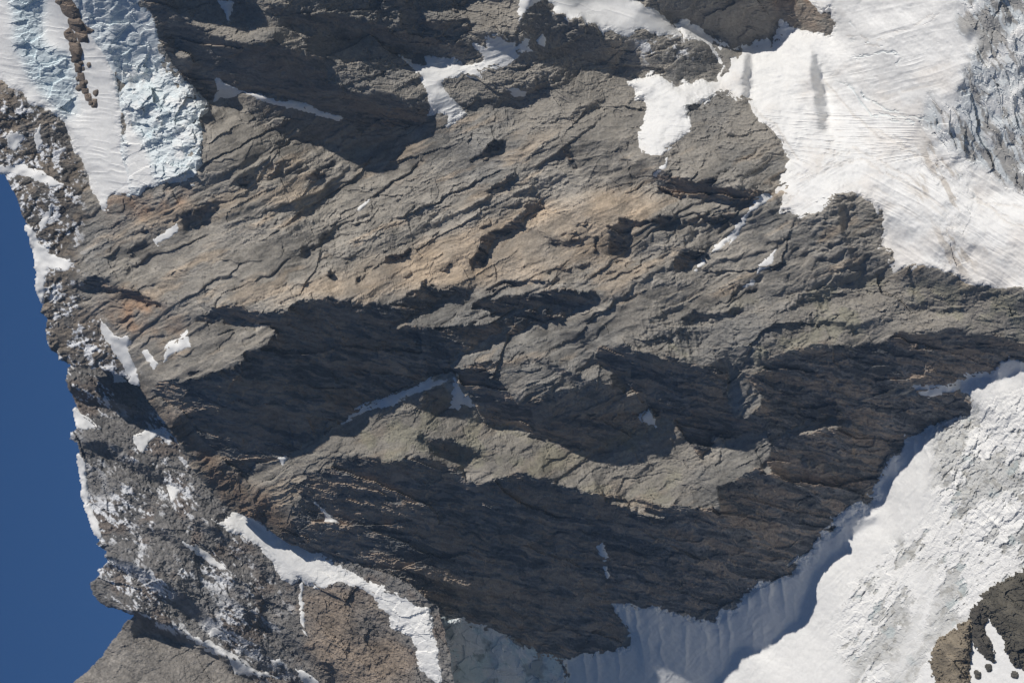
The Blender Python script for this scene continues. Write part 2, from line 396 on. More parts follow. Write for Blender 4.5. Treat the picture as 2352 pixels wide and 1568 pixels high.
FAR_SLOPES = [
    (0, [(222, 1300), (290, 1300), (400, 1390), (480, 1462), (560, 1520), (540, 1525), (480, 1488), (400, 1450), (330, 1405), (277, 1395), (245, 1385), (205, 1345)], 0.4, 0.45),
    (0, [(205, 1350), (245, 1387), (277, 1397), (330, 1410), (420, 1450), (500, 1498), (560, 1530), (620, 1568), (600, 1580), (550, 1555), (470, 1490), (430, 1478),
         (380, 1465), (305, 1460), (290, 1420)], -0.1, -1.9),
    (0, [(240, 1262), (300, 1288), (380, 1335), (450, 1390), (520, 1440), (600, 1490), (680, 1545), (720, 1580), (690, 1590), (600, 1530), (520, 1478), (440, 1420), (360, 1365), (300, 1322), (245, 1292)], -0.1, -1.9),
    (0, [(330, 1205), (380, 1212), (430, 1240), (480, 1290), (560, 1350), (620, 1400), (600, 1402), (530, 1350), (450, 1288), (390, 1245), (340, 1222)], 0.0, -1.5),
    (0, [(540, 1370), (640, 1440), (740, 1520), (790, 1560), (760, 1565), (660, 1485), (570, 1415)], 0.0, -1.5),
    (0, [(430, 1182), (500, 1212), (560, 1262), (630, 1335), (605, 1330), (540, 1275), (470, 1222)], 0.0, -1.6),
    (0, [(150, 885), (220, 905), (300, 930), (340, 950), (310, 955), (230, 930), (160, 905)], 0.1, -1.3),
    (0, [(180, 1010), (240, 1015), (320, 1060), (400, 1110), (380, 1120), (300, 1080), (220, 1040)], 0.1, -1.1),
    (0, [(690, 1350), (740, 1350), (800, 1345), (870, 1380), (890, 1430), (945, 1470), (950, 1530), (985, 1560), (990, 1900), (800, 1900), (780, 1560), (700, 1460)], 0.42, 0.25),
    (0, [(307, 1415), (305, 1460), (380, 1462), (470, 1490), (560, 1560), (640, 1700), (640, 1900), (-40, 1900), (-40, 1780), (200, 1535)], 0.42, 0.32),
    (0, COULOIR, 0.75, 0.1),
]


def tile(i, j, pts):
    return [(i * 784 + a / 3, j * 522.67 + b / 3) for a, b in pts]


def mid(pts):
    return [(588 + 0.375 * a, 229.6 + 0.375 * b) for a, b in pts]


D1, D2 = (-0.1, -1.8), (0.05, -1.1)
ACCENTS = [
    # spur beside the icefall
    (tile(0, 0, [(1230, 90), (1300, 40), (1480, 35), (1500, 90), (1400, 190), (1480, 200), (1560, 150), (1660, 180), (1700, 280), (1560, 280), (1350, 180), (1250, 120)]), (0.45, 0.3)),
    (tile(0, 0, [(1820, 240), (1880, 200), (1940, 230), (1860, 260)]), (0.45, 0.4)),
    (tile(0, 0, [(1680, 270), (1800, 220), (1720, 290)]), (0.45, 0.4)),
    (tile(0, 0, [(2000, 180), (2100, 165), (2210, 200), (2100, 245), (2000, 222)]), (0.45, 0.4)),
    (tile(0, 0, [(1190, 390), (1215, 270), (1290, 330), (1320, 400), (1240, 410)]), (0.45, 0.4)),
    (tile(1, 0, [(380, 0), (440, 0), (520, 80), (560, 130), (700, 150), (880, 140), (900, 180), (640, 200), (500, 160), (400, 80)]), D1),
    (tile(1, 0, [(880, 20), (1220, 0), (1230, 80), (1200, 200), (1060, 150), (900, 80)]), (0.4, 0.25)),
    (tile(1, 0, [(740, 50), (830, 70), (880, 30), (865, 85), (780, 88)]), D1),
    (tile(1, 0, [(30, 60), (100, 0), (300, 20), (400, 120), (380, 170), (250, 140), (100, 130)]), (0.4, 0.2)),
    (tile(1, 0, [(-60, 230), (200, 235), (400, 220), (500, 230), (700, 280), (840, 310), (820, 390), (650, 400), (480, 360), (330, 300), (200, 258), (0, 270)]), D1),
    (tile(1, 0, [(-60, 290), (240, 272), (380, 370), (560, 600), (600, 700), (480, 740), (330, 640), (200, 560), (-60, 430)]), (0.35, -0.1)),
    (tile(1, 0, [(-200, 520), (0, 600), (150, 680), (330, 660), (480, 750), (590, 730), (560, 830), (430, 890), (200, 860), (0, 800), (-200, 720)]), D1),
    # central wall
    (mid([(1640, 770), (1500, 780), (1380, 840), (1340, 900), (1310, 960), (1320, 1000), (1340, 1050), (1360, 1000), (1400, 960), (1440, 890), (1560, 820), (1650, 790)]), D1),
    (mid([(2230, 715), (2380, 750), (2300, 820), (2240, 915), (2190, 935), (2200, 830)]), D1),
    (mid([(1740, 842), (1820, 868), (1900, 878), (2000, 850), (1990, 872), (1900, 894), (1820, 884)]), D1),
    (mid([(1650, 1030), (1800, 1022), (1960, 1026), (2090, 1030), (2090, 1042), (1960, 1040), (1800, 1036)]), D1),
    (mid([(1380, 1165), (1480, 1122), (1660, 1105), (1800, 1085), (1790, 1110), (1500, 1155), (1420, 1172)]), D1),
    (mid([(1340, 1225), (1500, 1210), (1700, 1185), (1860, 1165), (2060, 1165), (2090, 1200), (2000, 1255), (1960, 1215), (1800, 1240), (1650, 1275), (1520, 1285), (1440, 1300), (1380, 1265)]), D1),
    (mid([(1290, 365), (1400, 310), (1470, 250), (1535, 248), (1500, 295), (1430, 335), (1340, 370)]), D1),
    (mid([(1390, 560), (1450, 510), (1580, 425), (1595, 460), (1500, 525), (1420, 565)]), D1),
    (mid([(1740, 130), (1850, 100), (2000, 60), (2130, 10), (2150, 30), (2000, 90), (1860, 130), (1760, 150)]), D2),
    (mid([(1900, 330), (1930, 345), (1965, 400), (1945, 412), (1910, 365)]), D1),
    (mid([(50, 465), (100, 415), (165, 395), (140, 435), (90, 470)]), D1),
    (mid([(330, 480), (400, 430), (490, 375), (475, 425), (400, 485), (340, 515)]), D1),
    (mid([(170, 420), (230, 385), (270, 390), (240, 430), (180, 470)]), D2),
    (mid([(790, 950), (850, 935), (950, 898), (925, 950), (850, 990), (795, 1012)]), D1),
    (mid([(1140, 1055), (1170, 1010), (1215, 998), (1190, 1055), (1150, 1070)]), D1),
    (mid([(405, 1082), (467, 1035), (462, 1095)]), D1),
    (mid([(598, 1145), (598, 1090), (645, 1055), (622, 1100), (608, 1155)]), D1),
    (mid([(640, 642), (712, 572), (692, 612), (652, 645)]), D1),
    (mid([(1000, 1180), (1020, 1130), (1060, 1120), (1030, 1180)]), D1),
    (mid([(2070, 830), (2095, 840), (2090, 945), (2070, 940)]), D1),
    (mid([(1640, 690), (1700, 620), (1760, 580), (1740, 660), (1700, 730)]), D2),
    (mid([(250, 940), (340, 860), (420, 800), (450, 830), (360, 900), (310, 970)]), D2),
    (mid([(2040, 700), (2000, 760), (1950, 800), (1840, 830), (1950, 790), (2000, 740)]), D1),
    # summit side
    (tile(0, 1, [(490, 385), (560, 345), (660, 365), (720, 365), (650, 410), (540, 415)]), D1),
    (tile(0, 1, [(860, 435), (960, 455), (1100, 515), (1140, 575), (1040, 515), (900, 475)]), D1),
    (tile(0, 1, [(1340, 615), (1420, 570), (1520, 525), (1640, 535), (1715, 580), (1715, 625), (1620, 645), (1500, 622), (1400, 645)]), D1),
    (tile(0, 1, [(870, 158), (960, 112), (955, 130), (880, 165)]), D1),
    (tile(0, 1, [(930, 60), (1000, 20), (1060, 18), (1010, 60)]), D2),
    (tile(0, 0, [(1840, 1195), (1900, 1150), (1965, 1135), (1910, 1185)]), D1),
    (tile(0, 0, [(2110, 1250), (2200, 1180), (2330, 1095), (2255, 1195), (2150, 1265)]), D1),
    (tile(0, 0, [(1630, 1260), (1740, 1185), (1725, 1235), (1660, 1295)]), D1),
    (tile(0, 0, [(1235, 1480), (1340, 1445), (1485, 1385), (1495, 1430), (1350, 1515), (1250, 1568)]), D2),
    # block under the overhang and the crest below it
    (tile(1, 1, [(715, 960), (800, 970), (960, 958), (1110, 925), (980, 1000), (850, 1015), (755, 1005)]), D1),
    (tile(1, 1, [(830, 1010), (1050, 1010), (1130, 1100), (1150, 1200), (1250, 1280), (1310, 1360), (1180, 1390), (1130, 1350), (980, 1260), (920, 1120)]), D1, -0.08),
    (tile(1, 1, [(1060, 1000), (1130, 920), (1290, 890), (1400, 970), (1560, 1040), (1600, 1090), (1400, 1080), (1380, 1180), (1200, 1200), (1140, 1130)]), (0.32, -0.05)),
    (tile(1, 1, [(1310, 900), (1500, 955), (1700, 1045), (1890, 1075), (2120, 1220), (2110, 1260), (1800, 1310), (1500, 1360), (1340, 1390), (1300, 1250), (1400, 1195), (1610, 1100), (1560, 1035), (1420, 965)]), (-0.05, -1.0), -0.07),
    (tile(1, 1, [(1340, 1400), (1700, 1340), (2050, 1300), (2120, 1370), (2000, 1450), (1700, 1535), (1500, 1495), (1430, 1420)]), (0.0, -1.2), -0.06),
    (tile(1, 1, [(500, 1435), (620, 1460), (760, 1462), (910, 1505), (960, 1575), (610, 1575), (600, 1515)]), D1),
    (tile(1, 1, [(540, 1230), (600, 1150), (740, 1120), (760, 1190), (640, 1260), (580, 1260)]), D2),
    # lit scraps on the rib
    (tile(2, 1, [(320, 950), (400, 990), (480, 1060), (540, 1150), (640, 1180), (540, 1190), (460, 1330), (350, 1300), (320, 1150)]), (0.45, 0.0)),
    (tile(2, 1, [(1590, 850), (1620, 815), (1700, 840), (1640, 855)]), (0.5, 0.4)),
    (tile(2, 1, [(670, 1390), (760, 1345), (840, 1355), (760, 1395)]), (0.5, 0.3)),
    (tile(2, 1, [(960, 1340), (1020, 1310), (1190, 1345), (1080, 1400)]), (0.5, 0.3)),
    (tile(2, 1, [(0, 600), (160, 600), (420, 575), (380, 610), (160, 620), (0, 660)]), D1),
    (tile(2, 1, [(870, 640), (1200, 660), (1350, 620), (1430, 590), (1300, 660), (1120, 690)]), D2),
    (tile(2, 1, [(420, 470), (540, 415), (500, 460)]), D1),
    (tile(2, 1, [(-60, 240), (60, 190), (190, 190), (60, 260), (-60, 300)]), D1),
]


# the wall is made of big plane slabs, each set at its own angle
SLAB_P = np.zeros_like(X)
SLAB_Q = np.zeros_like(X)
_u, _v = rot(X + 6 * fbm(X, Y, 80, 2, 95), Y + 6 * fbm(X, Y, 80, 2, 96), -26)
for cu, cv, sd_, k in ((230, 74, 91, 1.0), (95, 32, 93, 0.8)):
    r_ = facets(_u, _v, cu, cv, sd_)[1]
    SLAB_P += k * 0.45 * (r_ - 0.5)
    SLAB_Q += k * 0.9 * (r_ * 3.7 % 1 - 0.5)


def fit(table, base, rounds=6):
    """relief that turns each outlined facet as far towards or away from the sun as listed"""
    p0, q0, lim = slopes(table, base)
    want = SA * p0 + SB * q0 + SC
    dark = want < -0.05
    want = np.maximum(want, lim)
    p, q = p0, q0
    for r in range(rounds):
        h = integrate(p, q)
        if r == rounds - 1:
            break
        rp = np.gradient(h, STEP, axis=1)
        rq = np.gradient(h, STEP, axis=0)
        d = SA * rp + SB * rq + SC
        err = np.where(dark, np.clip(want - d, -9, 9) - np.clip(want - d, 0, 0.1), np.clip(want - d, -9, 9) - np.clip(want - d, -0.05, 0.05))
        k = 1.5 * err / (SA * SA + SB * SB)
        p = np.clip(rp + k * SA, -1.2, 2.2)
        q = np.clip(rq + k * SB, -3.0, 2.0)
    return h


def slopes(table, base):
    p = np.full(X.shape, base[0], np.float32)
    q = np.full(X.shape, base[1], np.float32)
    lim = np.full(X.shape, -0.16, np.float32)
    if table is MAIN_SLOPES:
        p += SLAB_P
        q += SLAB_Q
    for _, poly, a, b, *k in table:
        w = window(poly, 30)
        m = sdist(poly, WX[w], WY[w]) > 0
        ks = 0.7 if (_ == 0 and b > -0.4 and table is MAIN_SLOPES) else 0.0
        p[w][m] = a + ks * SLAB_P[w][m]
        q[w][m] = b + ks * SLAB_Q[w][m]
        lim[w][m] = k[0] if k else -0.16
    return blur(p, 0.7), blur(q, 0.7), lim


MAIN_SLOPES += [(0, a, b[0], b[1], k[0] if k else -0.24) for a, b, *k in ACCENTS]
FAR_SLOPES = [f + (-0.4,) for f in FAR_SLOPES]
pm, qm, _ = slopes(MAIN_SLOPES, LIT)
H_main = fit(MAIN_SLOPES, LIT)
H_far = fit(FAR_SLOPES, (0.4, 0.05))
dif = [sample(H_main, x, y) - sample(H_far, x, y) for x, y in CHAIN[2:24]]
H_far += float(np.mean(dif)) - 40

# ------------------------------------------------------------------ rock relief
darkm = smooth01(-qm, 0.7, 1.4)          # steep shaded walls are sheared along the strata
WU = X + 5 * fbm(X, Y, 40, 3, 11)
WV = Y + 5 * fbm(X, Y, 40, 3, 12)


def rock_relief(deg, seed, aspect=3.0, amp=1.0, big=1.0):
    u, v = rot(WU, WV, deg)
    out = np.zeros_like(X)
    small = np.zeros_like(X)
    tone = np.zeros_like(X)
    for k, (c, a, t) in enumerate(((120, 0.09 * big, 1.8), (52, 0.10, 1.5), (23, 0.15, 1.5), (10, 0.25, 1.5), (5, 0.30, 1.5))):
        d, n = facets(u + 400 * k, v - 300 * k, c * aspect ** 0.5, c / aspect ** 0.5, seed + k, t)
        if c < 40:
            small += a * c * amp * d
        else:
            out += a * c * amp * d
        tone += (n - 0.5) * (0.30, 0.25, 0.25, 0.25, 0.25)[k]
    return out, small, tone


ra, sa_, ta = rock_relief(-27, 100, 3.4, 0.9)      # the slabs of the central wall
rb, sb_, tb = rock_relief(11, 200, 3.8, 1.35)
rb = rb + 0.75 * sb_ + 0.55 * sa_       # the sheared shaded walls
rc, sc_, tc = rock_relief(-6, 300, 2.2, 1.05, 0.9)   # blocky upper spur and right-hand rib
rd, sd_, td = rock_relief(38, 400, 3.2, 1.0)
rd = rd + sd_        # gullied far side

smooth_slab = blur(inside([(600, 690), (850, 600), (1000, 560), (1200, 480), (1400, 430), (1520, 450), (1420, 600), (1200, 650), (1000, 665), (800, 685)]).astype(np.float32), 6)
stria_zone = blur(inside([(1120, 330), (1300, 230), (1480, 240), (1470, 340), (1500, 400), (1300, 430), (1100, 460)]).astype(np.float32), 6)
upper = smooth01(230 - Y + 0.10 * (X - 400) + 40 * vnoise(X, Y, 160, 77), -20, 60)
rib = blur(inside([(1360, 800), (1500, 720), (1650, 720), (1800, 680), (1900, 650), (2050, 630), (2220, 655), (2700, 670), (2700, 800), (2260, 772), (2060, 757),
                   (1860, 795), (1720, 850), (1560, 830)]).astype(np.float32), 5)
ridge = blur(inside([(650, 1070), (800, 970), (970, 905), (1040, 900), (1110, 970), (1330, 1030), (1530, 960), (1600, 1060), (1740, 1080), (1650, 1175), (1400, 1145),
                     (1130, 1105), (900, 1055), (690, 1105)]).astype(np.float32), 5)
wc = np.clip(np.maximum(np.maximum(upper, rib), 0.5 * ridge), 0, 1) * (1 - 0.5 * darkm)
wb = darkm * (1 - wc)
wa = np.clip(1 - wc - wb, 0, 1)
u, v = rot(WU, WV, -25)
_, cell = facets(u, v, 210, 62, 700)
_, cell2 = facets(u + 90, v, 85, 26, 701)
rubble = blur(inside([(640, 620), (690, 560), (760, 520), (900, 430), (1050, 380), (1120, 400), (1000, 500), (860, 580), (740, 620)]).astype(np.float32), 5)
rough = np.clip(0.10 + 0.35 * blur(inside([(1040, 820), (1214, 815), (1420, 880), (1500, 960), (1300, 1040), (1100, 970)]).astype(np.float32), 4) + 0.75 * cell ** 1.6 + 0.55 * cell2 ** 2 + 0.5 * rubble - 0.25 * smooth_slab, 0.12, 1.5)
ra = 0.72 * ra * (1 - 0.6 * smooth_slab) + 0.85 * sa_ * rough
rough_c = 0.45 + 0.9 * cell2
summit = blur(inside([(-300, 150), (0, 185), (90, 250), (150, 290), (190, 380), (190, 560), (175, 640), (190, 700), (230, 740), (320, 880), (400, 960), (530, 1080), (690, 1210), (650, 1245), (530, 1190), (340, 930), (130, 850), (-300, 500)]).astype(np.float32), 4)
_, c9 = facets(WU, WV, 9, 7, 720)
_, c16 = facets(WU + 77, WV, 17, 12, 721)
gravel = 4.5 * (c16 - 0.5) + 3.4 * (c9 - 0.5)
relief = (wa * ra + wb * rb + wc * (rc + sc_ * rough_c)) * (1 - 0.5 * summit) + summit * gravel
tone = wa * ta + wb * tb + wc * tc
# fine lamination
us, vs_ = rot(WU, WV, -24)
relief += wa * 0.9 * (0.45 + 0.6 * rough) * (1 - 2 * np.abs(vnoise(us / 7, vs_, 7, 501)))
us, vs_ = rot(WU, WV, -8)
relief += stria_zone * 1.6 * (1 - 2 * np.abs(vnoise(us / 10, vs_, 11, 502)))
us, vs_ = rot(WU, WV, 4)
knobs = blur((inside([(1510, 400), (1580, 330), (1650, 225), (1720, 232), (1815, 365), (1775, 447)]) | inside([(1800, 590), (1850, 500), (1930, 440), (2010, 460), (2030, 530), (2040, 605), (1900, 605)])).astype(np.float32), 4)
relief += knobs * 1.3 * (1 - 2 * np.abs(vnoise(us / 9, vs_, 8, 504)))
us, vs_ = rot(WU, WV, 78)
relief += rib * (1 - darkm) * 2.0 * (1 - 2 * np.abs(vnoise(us / 5, vs_, 15, 505)))
us, vs_ = rot(WU, WV, 13)
relief += darkm * 0.8 * (1 - 2 * np.abs(vnoise(us / 7, vs_, 8, 503)))
for deg, sd_, wgt in ((-32, 601, wa), (-12, 602, 0.8 * wa), (62, 603, 0.6 * wa), (10, 604, 0.7 * wc), (70, 605, 0.35 * wc)):
    us, vs_ = rot(WU, WV, deg)
    nn_ = vnoise(us / 3.5, vs_, 34, sd_) + 0.35 * vnoise(us / 2, vs_, 11, sd_ + 20)
    wgt = wgt * smooth01(vnoise(X, Y, 60, sd_ + 40), 0.0, 0.45)
    relief += -3.0 * wgt * np.clip(1 - np.abs(nn_) / 0.06, 0, 1) + 2.6 * wgt * np.tanh(nn_ / 0.05)
# long scarps that run right across the slabs
for deg, sd_, sc_ in ((-30, 651, 70), (-22, 652, 46), (-36, 653, 55)):
    us, vs_ = rot(WU, WV, deg)
    nn_ = vnoise(us / 9, vs_, sc_, sd_) + 0.10 * vnoise(us / 2, vs_, 12, sd_ + 20)
    gate = smooth01(vnoise(us / 2, vs_, 90, sd_ + 40), 0.05, 0.3)
    relief += wa * gate * (4.0 - 2.6 * smooth_slab) * np.tanh(nn_ / 0.03)
relief += 5 * fbm(X, Y, 170, 2, 21) + (0.35 + rough) * (0.7 * fbm(X, Y, 9, 2, 22) + 0.35 * vnoise(WU, WV, 4.4, 23))
H_rock = H_main + relief
relief_far = rd * 0.75 + 0.6 * gravel + 12 * fbm(X, Y, 120, 2, 31) + 1.6 * fbm(X, Y, 10, 2, 32) + 1.0 * vnoise(X, Y, 4.4, 33)
slab_far = blur(inside([(307, 1415), (380, 1462), (470, 1490), (560, 1560), (640, 1900), (-40, 1900), (200, 1535)]).astype(np.float32), 4)
relief_far = relief_far * (1 - 0.55 * slab_far) + 0.5 * slab_far * ra
H_farrock = H_far + relief_far

# ------------------------------------------------------------------ rock colour (albedo only)


def mix(a, b, t):
    t = np.asarray(t)[..., None]
    return a * (1 - t) + b * t


def colour(c):
    return np.broadcast_to(np.array(c, np.float32), X.shape + (3,)).copy()


GREY, TAN, RUST, SLATE, LICHEN, BROWN = (0.32, 0.295, 0.258), (0.47, 0.375, 0.275), (0.31, 0.19, 0.115), (0.21, 0.208, 0.20), (0.285, 0.275, 0.19), (0.165, 0.125, 0.098)
n1 = fbm(X, Y, 220, 4, 41)
n2 = fbm(X, Y, 90, 4, 42)
n3 = fbm(*rot(X / 1, Y * 1, 0), 30, 3, 43)
u, v = rot(WU, WV, -24)
str1 = fbm(u / 5, v, 26, 4, 44)
u, v = rot(WU, WV, 12)
str2 = fbm(u / 6, v, 20, 4, 45)
rock_col = colour(GREY)
rock_col = mix(rock_col, np.array(SLATE), smooth01(n1 + 0.4 * str1, 0.05, 0.6) * 0.55)
rock_col = mix(rock_col, np.array(TAN), smooth01(str1 + 0.3 * n2, 0.15, 0.7) * 0.55 * wa)
rock_col = mix(rock_col, np.array(TAN), np.clip(smooth_slab * (0.75 + 0.4 * n2), 0, 1))
u, v = rot(WU, WV, 12)
_, fl1 = facets(u, v, 95, 15, 711)
_, fl2 = facets(u, v, 38, 7, 712)
_, fl3 = facets(u, v, 16, 4, 713)
flake = 0.45 * fl1 + 0.35 * fl2 + 0.25 * fl3 + 0.22 * str2 + 0.15 * n2
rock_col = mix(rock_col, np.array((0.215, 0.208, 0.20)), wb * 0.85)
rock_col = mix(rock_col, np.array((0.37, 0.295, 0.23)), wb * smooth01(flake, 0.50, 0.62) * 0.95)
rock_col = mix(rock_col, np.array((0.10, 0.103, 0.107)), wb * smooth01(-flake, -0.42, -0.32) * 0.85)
rock_col = mix(rock_col, np.array(LICHEN), np.clip(np.maximum(rib, ridge) * smooth01(n2 + 0.5 * n3, 0.1, 0.7) * 0.45, 0, 1))
rusty = blur(inside([(190, 690), (330, 680), (420, 740), (400, 800), (300, 760), (230, 730)]).astype(np.float32), 8) \
    + blur(inside([(250, 455), (440, 420), (430, 470), (330, 500), (240, 520)]).astype(np.float32), 6) \
    + 0.8 * blur(inside([(1700, -100), (1860, -100), (1920, 60), (1850, 72), (1780, 30)]).astype(np.float32), 5) \
    + 0.7 * blur(inside([(317, 881), (400, 930), (520, 1080), (640, 1150), (680, 1230), (530, 1180), (440, 1010)]).astype(np.float32), 6)
rock_col = mix(rock_col, mix(colour((0.20, 0.165, 0.13)), np.array((0.12, 0.11, 0.10)), smooth01(c16 - 0.5 + 0.5 * n3, -0.3, 0.4)), summit * 0.85)
rock_col = mix(rock_col, np.array(RUST), np.clip(rusty * (0.45 + 0.5 * n3), 0, 0.8))
rock_col *= 1.03 * np.clip(1 - 0.14 * ridge + 0.5 * tone + 0.12 * n3 + 0.35 * wa * (cell - 0.5) + 0.25 * wa * (cell2 - 0.5) + 0.07 * vnoise(X, Y, 3.6, 24) + 0.22 * vnoise(*[a_ / b_ for a_, b_ in zip(rot(WU, WV, -24), (4, 1))], 5, 25) * wa + 0.2 * vnoise(*[a_ / b_ for a_, b_ in zip(rot(WU, WV, 12), (5, 1))], 5, 27) * wb, 0.45, 1.75)[..., None]
far_col = mix(colour((0.21, 0.20, 0.19)), np.array(BROWN), smooth01(n2 + 0.5 * n3, 0.0, 0.7) * 0.6)
far_col = mix(far_col, np.array((0.29, 0.265, 0.235)), slab_far)
blk = blur(inside([(690, 1350), (870, 1380), (950, 1530), (990, 1900), (800, 1900), (700, 1460)]).astype(np.float32), 5)
far_col = mix(far_col, np.array((0.29, 0.235, 0.185)), blk * np.clip(0.7 + 0.5 * n2, 0, 1))
far_col *= 1.05 * np.clip(1 + 0.6 * td + 0.2 * n3 + 0.2 * vnoise(X, Y, 3.6, 26), 0.5, 1.6)[..., None]

# snow dust caught on ledges: only on the high ridge
gx = np.gradient(H_farrock, STEP, axis=1)
u, v = rot(X, Y, 38)
ledge = smooth01(0.45 * gx + 0.9 * fbm(u / 2.5, v, 10, 3, 61, 0.85) + 0.6 * fbm(u / 3, v, 70, 3, 63), 0.34, 0.46)
zone_far = smooth01(0.5 + n2 * 0.9 - slab_far * 3 - blk * 3, 0.15, 0.7) * smooth01(900 - X, 0, 500)
dust_far = ledge * zone_far
gx = np.gradient(H_rock, STEP, axis=1)
ledge = smooth01(0.35 * gx + 1.0 * fbm(X, Y, 34, 5, 62, 0.75) + 0.6 * (c9 - 0.5), 0.45, 0.6)
top_zone = blur(inside([(-300, 170), (0, 185), (90, 250), (150, 290), (190, 380), (190, 560), (175, 640), (190, 700), (230, 740), (320, 880), (130, 850), (-300, 500)]).astype(np.float32), 6)
streak = blur(inside([(1455, 85), (1560, 85), (1620, 100), (1600, 140), (1540, 120), (1480, 150)]).astype(np.float32), 4)
dust_main = ledge * np.clip(top_zone * 1.0 + streak, 0, 1)
rock_col = mix(rock_col, np.array((0.80, 0.81, 0.83)), np.clip(dust_main, 0, 1))
far_col = mix(far_col, np.array((0.80, 0.81, 0.83)), np.clip(dust_far, 0, 1))


# ------------------------------------------------------------------ materials
def new_mat(name):
    m = bpy.data.materials.new(name)
    m.use_nodes = True
    nt = m.node_tree
    b = nt.nodes['Principled BSDF']
    return m, nt, b


def rock_material():
    m, nt, b = new_mat('weathered_rock')
    N, L = nt.nodes, nt.links
    at = N.new('ShaderNodeAttribute')
    at.attribute_name = 'albedo'
    geo = N.new('ShaderNodeNewGeometry')
    n = N.new('ShaderNodeTexNoise')
    n.inputs['Scale'].default_value = 0.35
    n.inputs['Detail'].default_value = 5
    n.inputs['Roughness'].default_value = 0.7
    L.new(geo.outputs['Position'], n.inputs['Vector'])
    mr = N.new('ShaderNodeMapRange')
    mr.inputs['From Min'].default_value = 0.3
    mr.inputs['From Max'].default_value = 0.7
    mr.inputs['To Min'].default_value = 0.78
    mr.inputs['To Max'].default_value = 1.22
    L.new(n.outputs['Fac'], mr.inputs['Value'])
    mx = N.new('ShaderNodeVectorMath')
    mx.operation = 'SCALE'
    L.new(at.outputs['Color'], mx.inputs[0])
    L.new(mr.outputs['Result'], mx.inputs['Scale'])
    L.new(mx.outputs['Vector'], b.inputs['Base Color'])
    b.inputs['Roughness'].default_value = 0.85
    b.inputs['Specular IOR Level'].default_value = 0.25
    bp = N.new('ShaderNodeBump')
    bp.inputs['Strength'].default_value = 0.8
    bp.inputs['Distance'].default_value = 2.0
    L.new(n.outputs['Fac'], bp.inputs['Height'])
    L.new(bp.outputs['Normal'], b.inputs['Normal'])
    return m


def snow_material():
    m, nt, b = new_mat('snow_and_ice')
    N, L = nt.nodes, nt.links
    at = N.new('ShaderNodeAttribute')
    at.attribute_name = 'albedo'
    geo = N.new('ShaderNodeNewGeometry')
    n = N.new('ShaderNodeTexNoise')
    n.inputs['Scale'].default_value = 0.25
    n.inputs['Detail'].default_value = 4
    n.inputs['Roughness'].default_value = 0.6
    L.new(geo.outputs['Position'], n.inputs['Vector'])
    mr = N.new('ShaderNodeMapRange')
    mr.inputs['From Min'].default_value = 0.3
    mr.inputs['From Max'].default_value = 0.7
    mr.inputs['To Min'].default_value = 0.95
    mr.inputs['To Max'].default_value = 1.04
    L.new(n.outputs['Fac'], mr.inputs['Value'])
    mx = N.new('ShaderNodeVectorMath')
    mx.operation = 'SCALE'
    L.new(at.outputs['Color'], mx.inputs[0])
    L.new(mr.outputs['Result'], mx.inputs['Scale'])
    L.new(mx.outputs['Vector'], b.inputs['Base Color'])
    b.inputs['Roughness'].default_value = 0.7
    b.inputs['Specular IOR Level'].default_value = 0.2
    bp = N.new('ShaderNodeBump')
    bp.inputs['Strength'].default_value = 0.35
    bp.inputs['Distance'].default_value = 0.8
    L.new(n.outputs['Fac'], bp.inputs['Height'])
    L.new(bp.outputs['Normal'], b.inputs['Normal'])
    return m


ROCK = rock_material()
SNOW = snow_material()


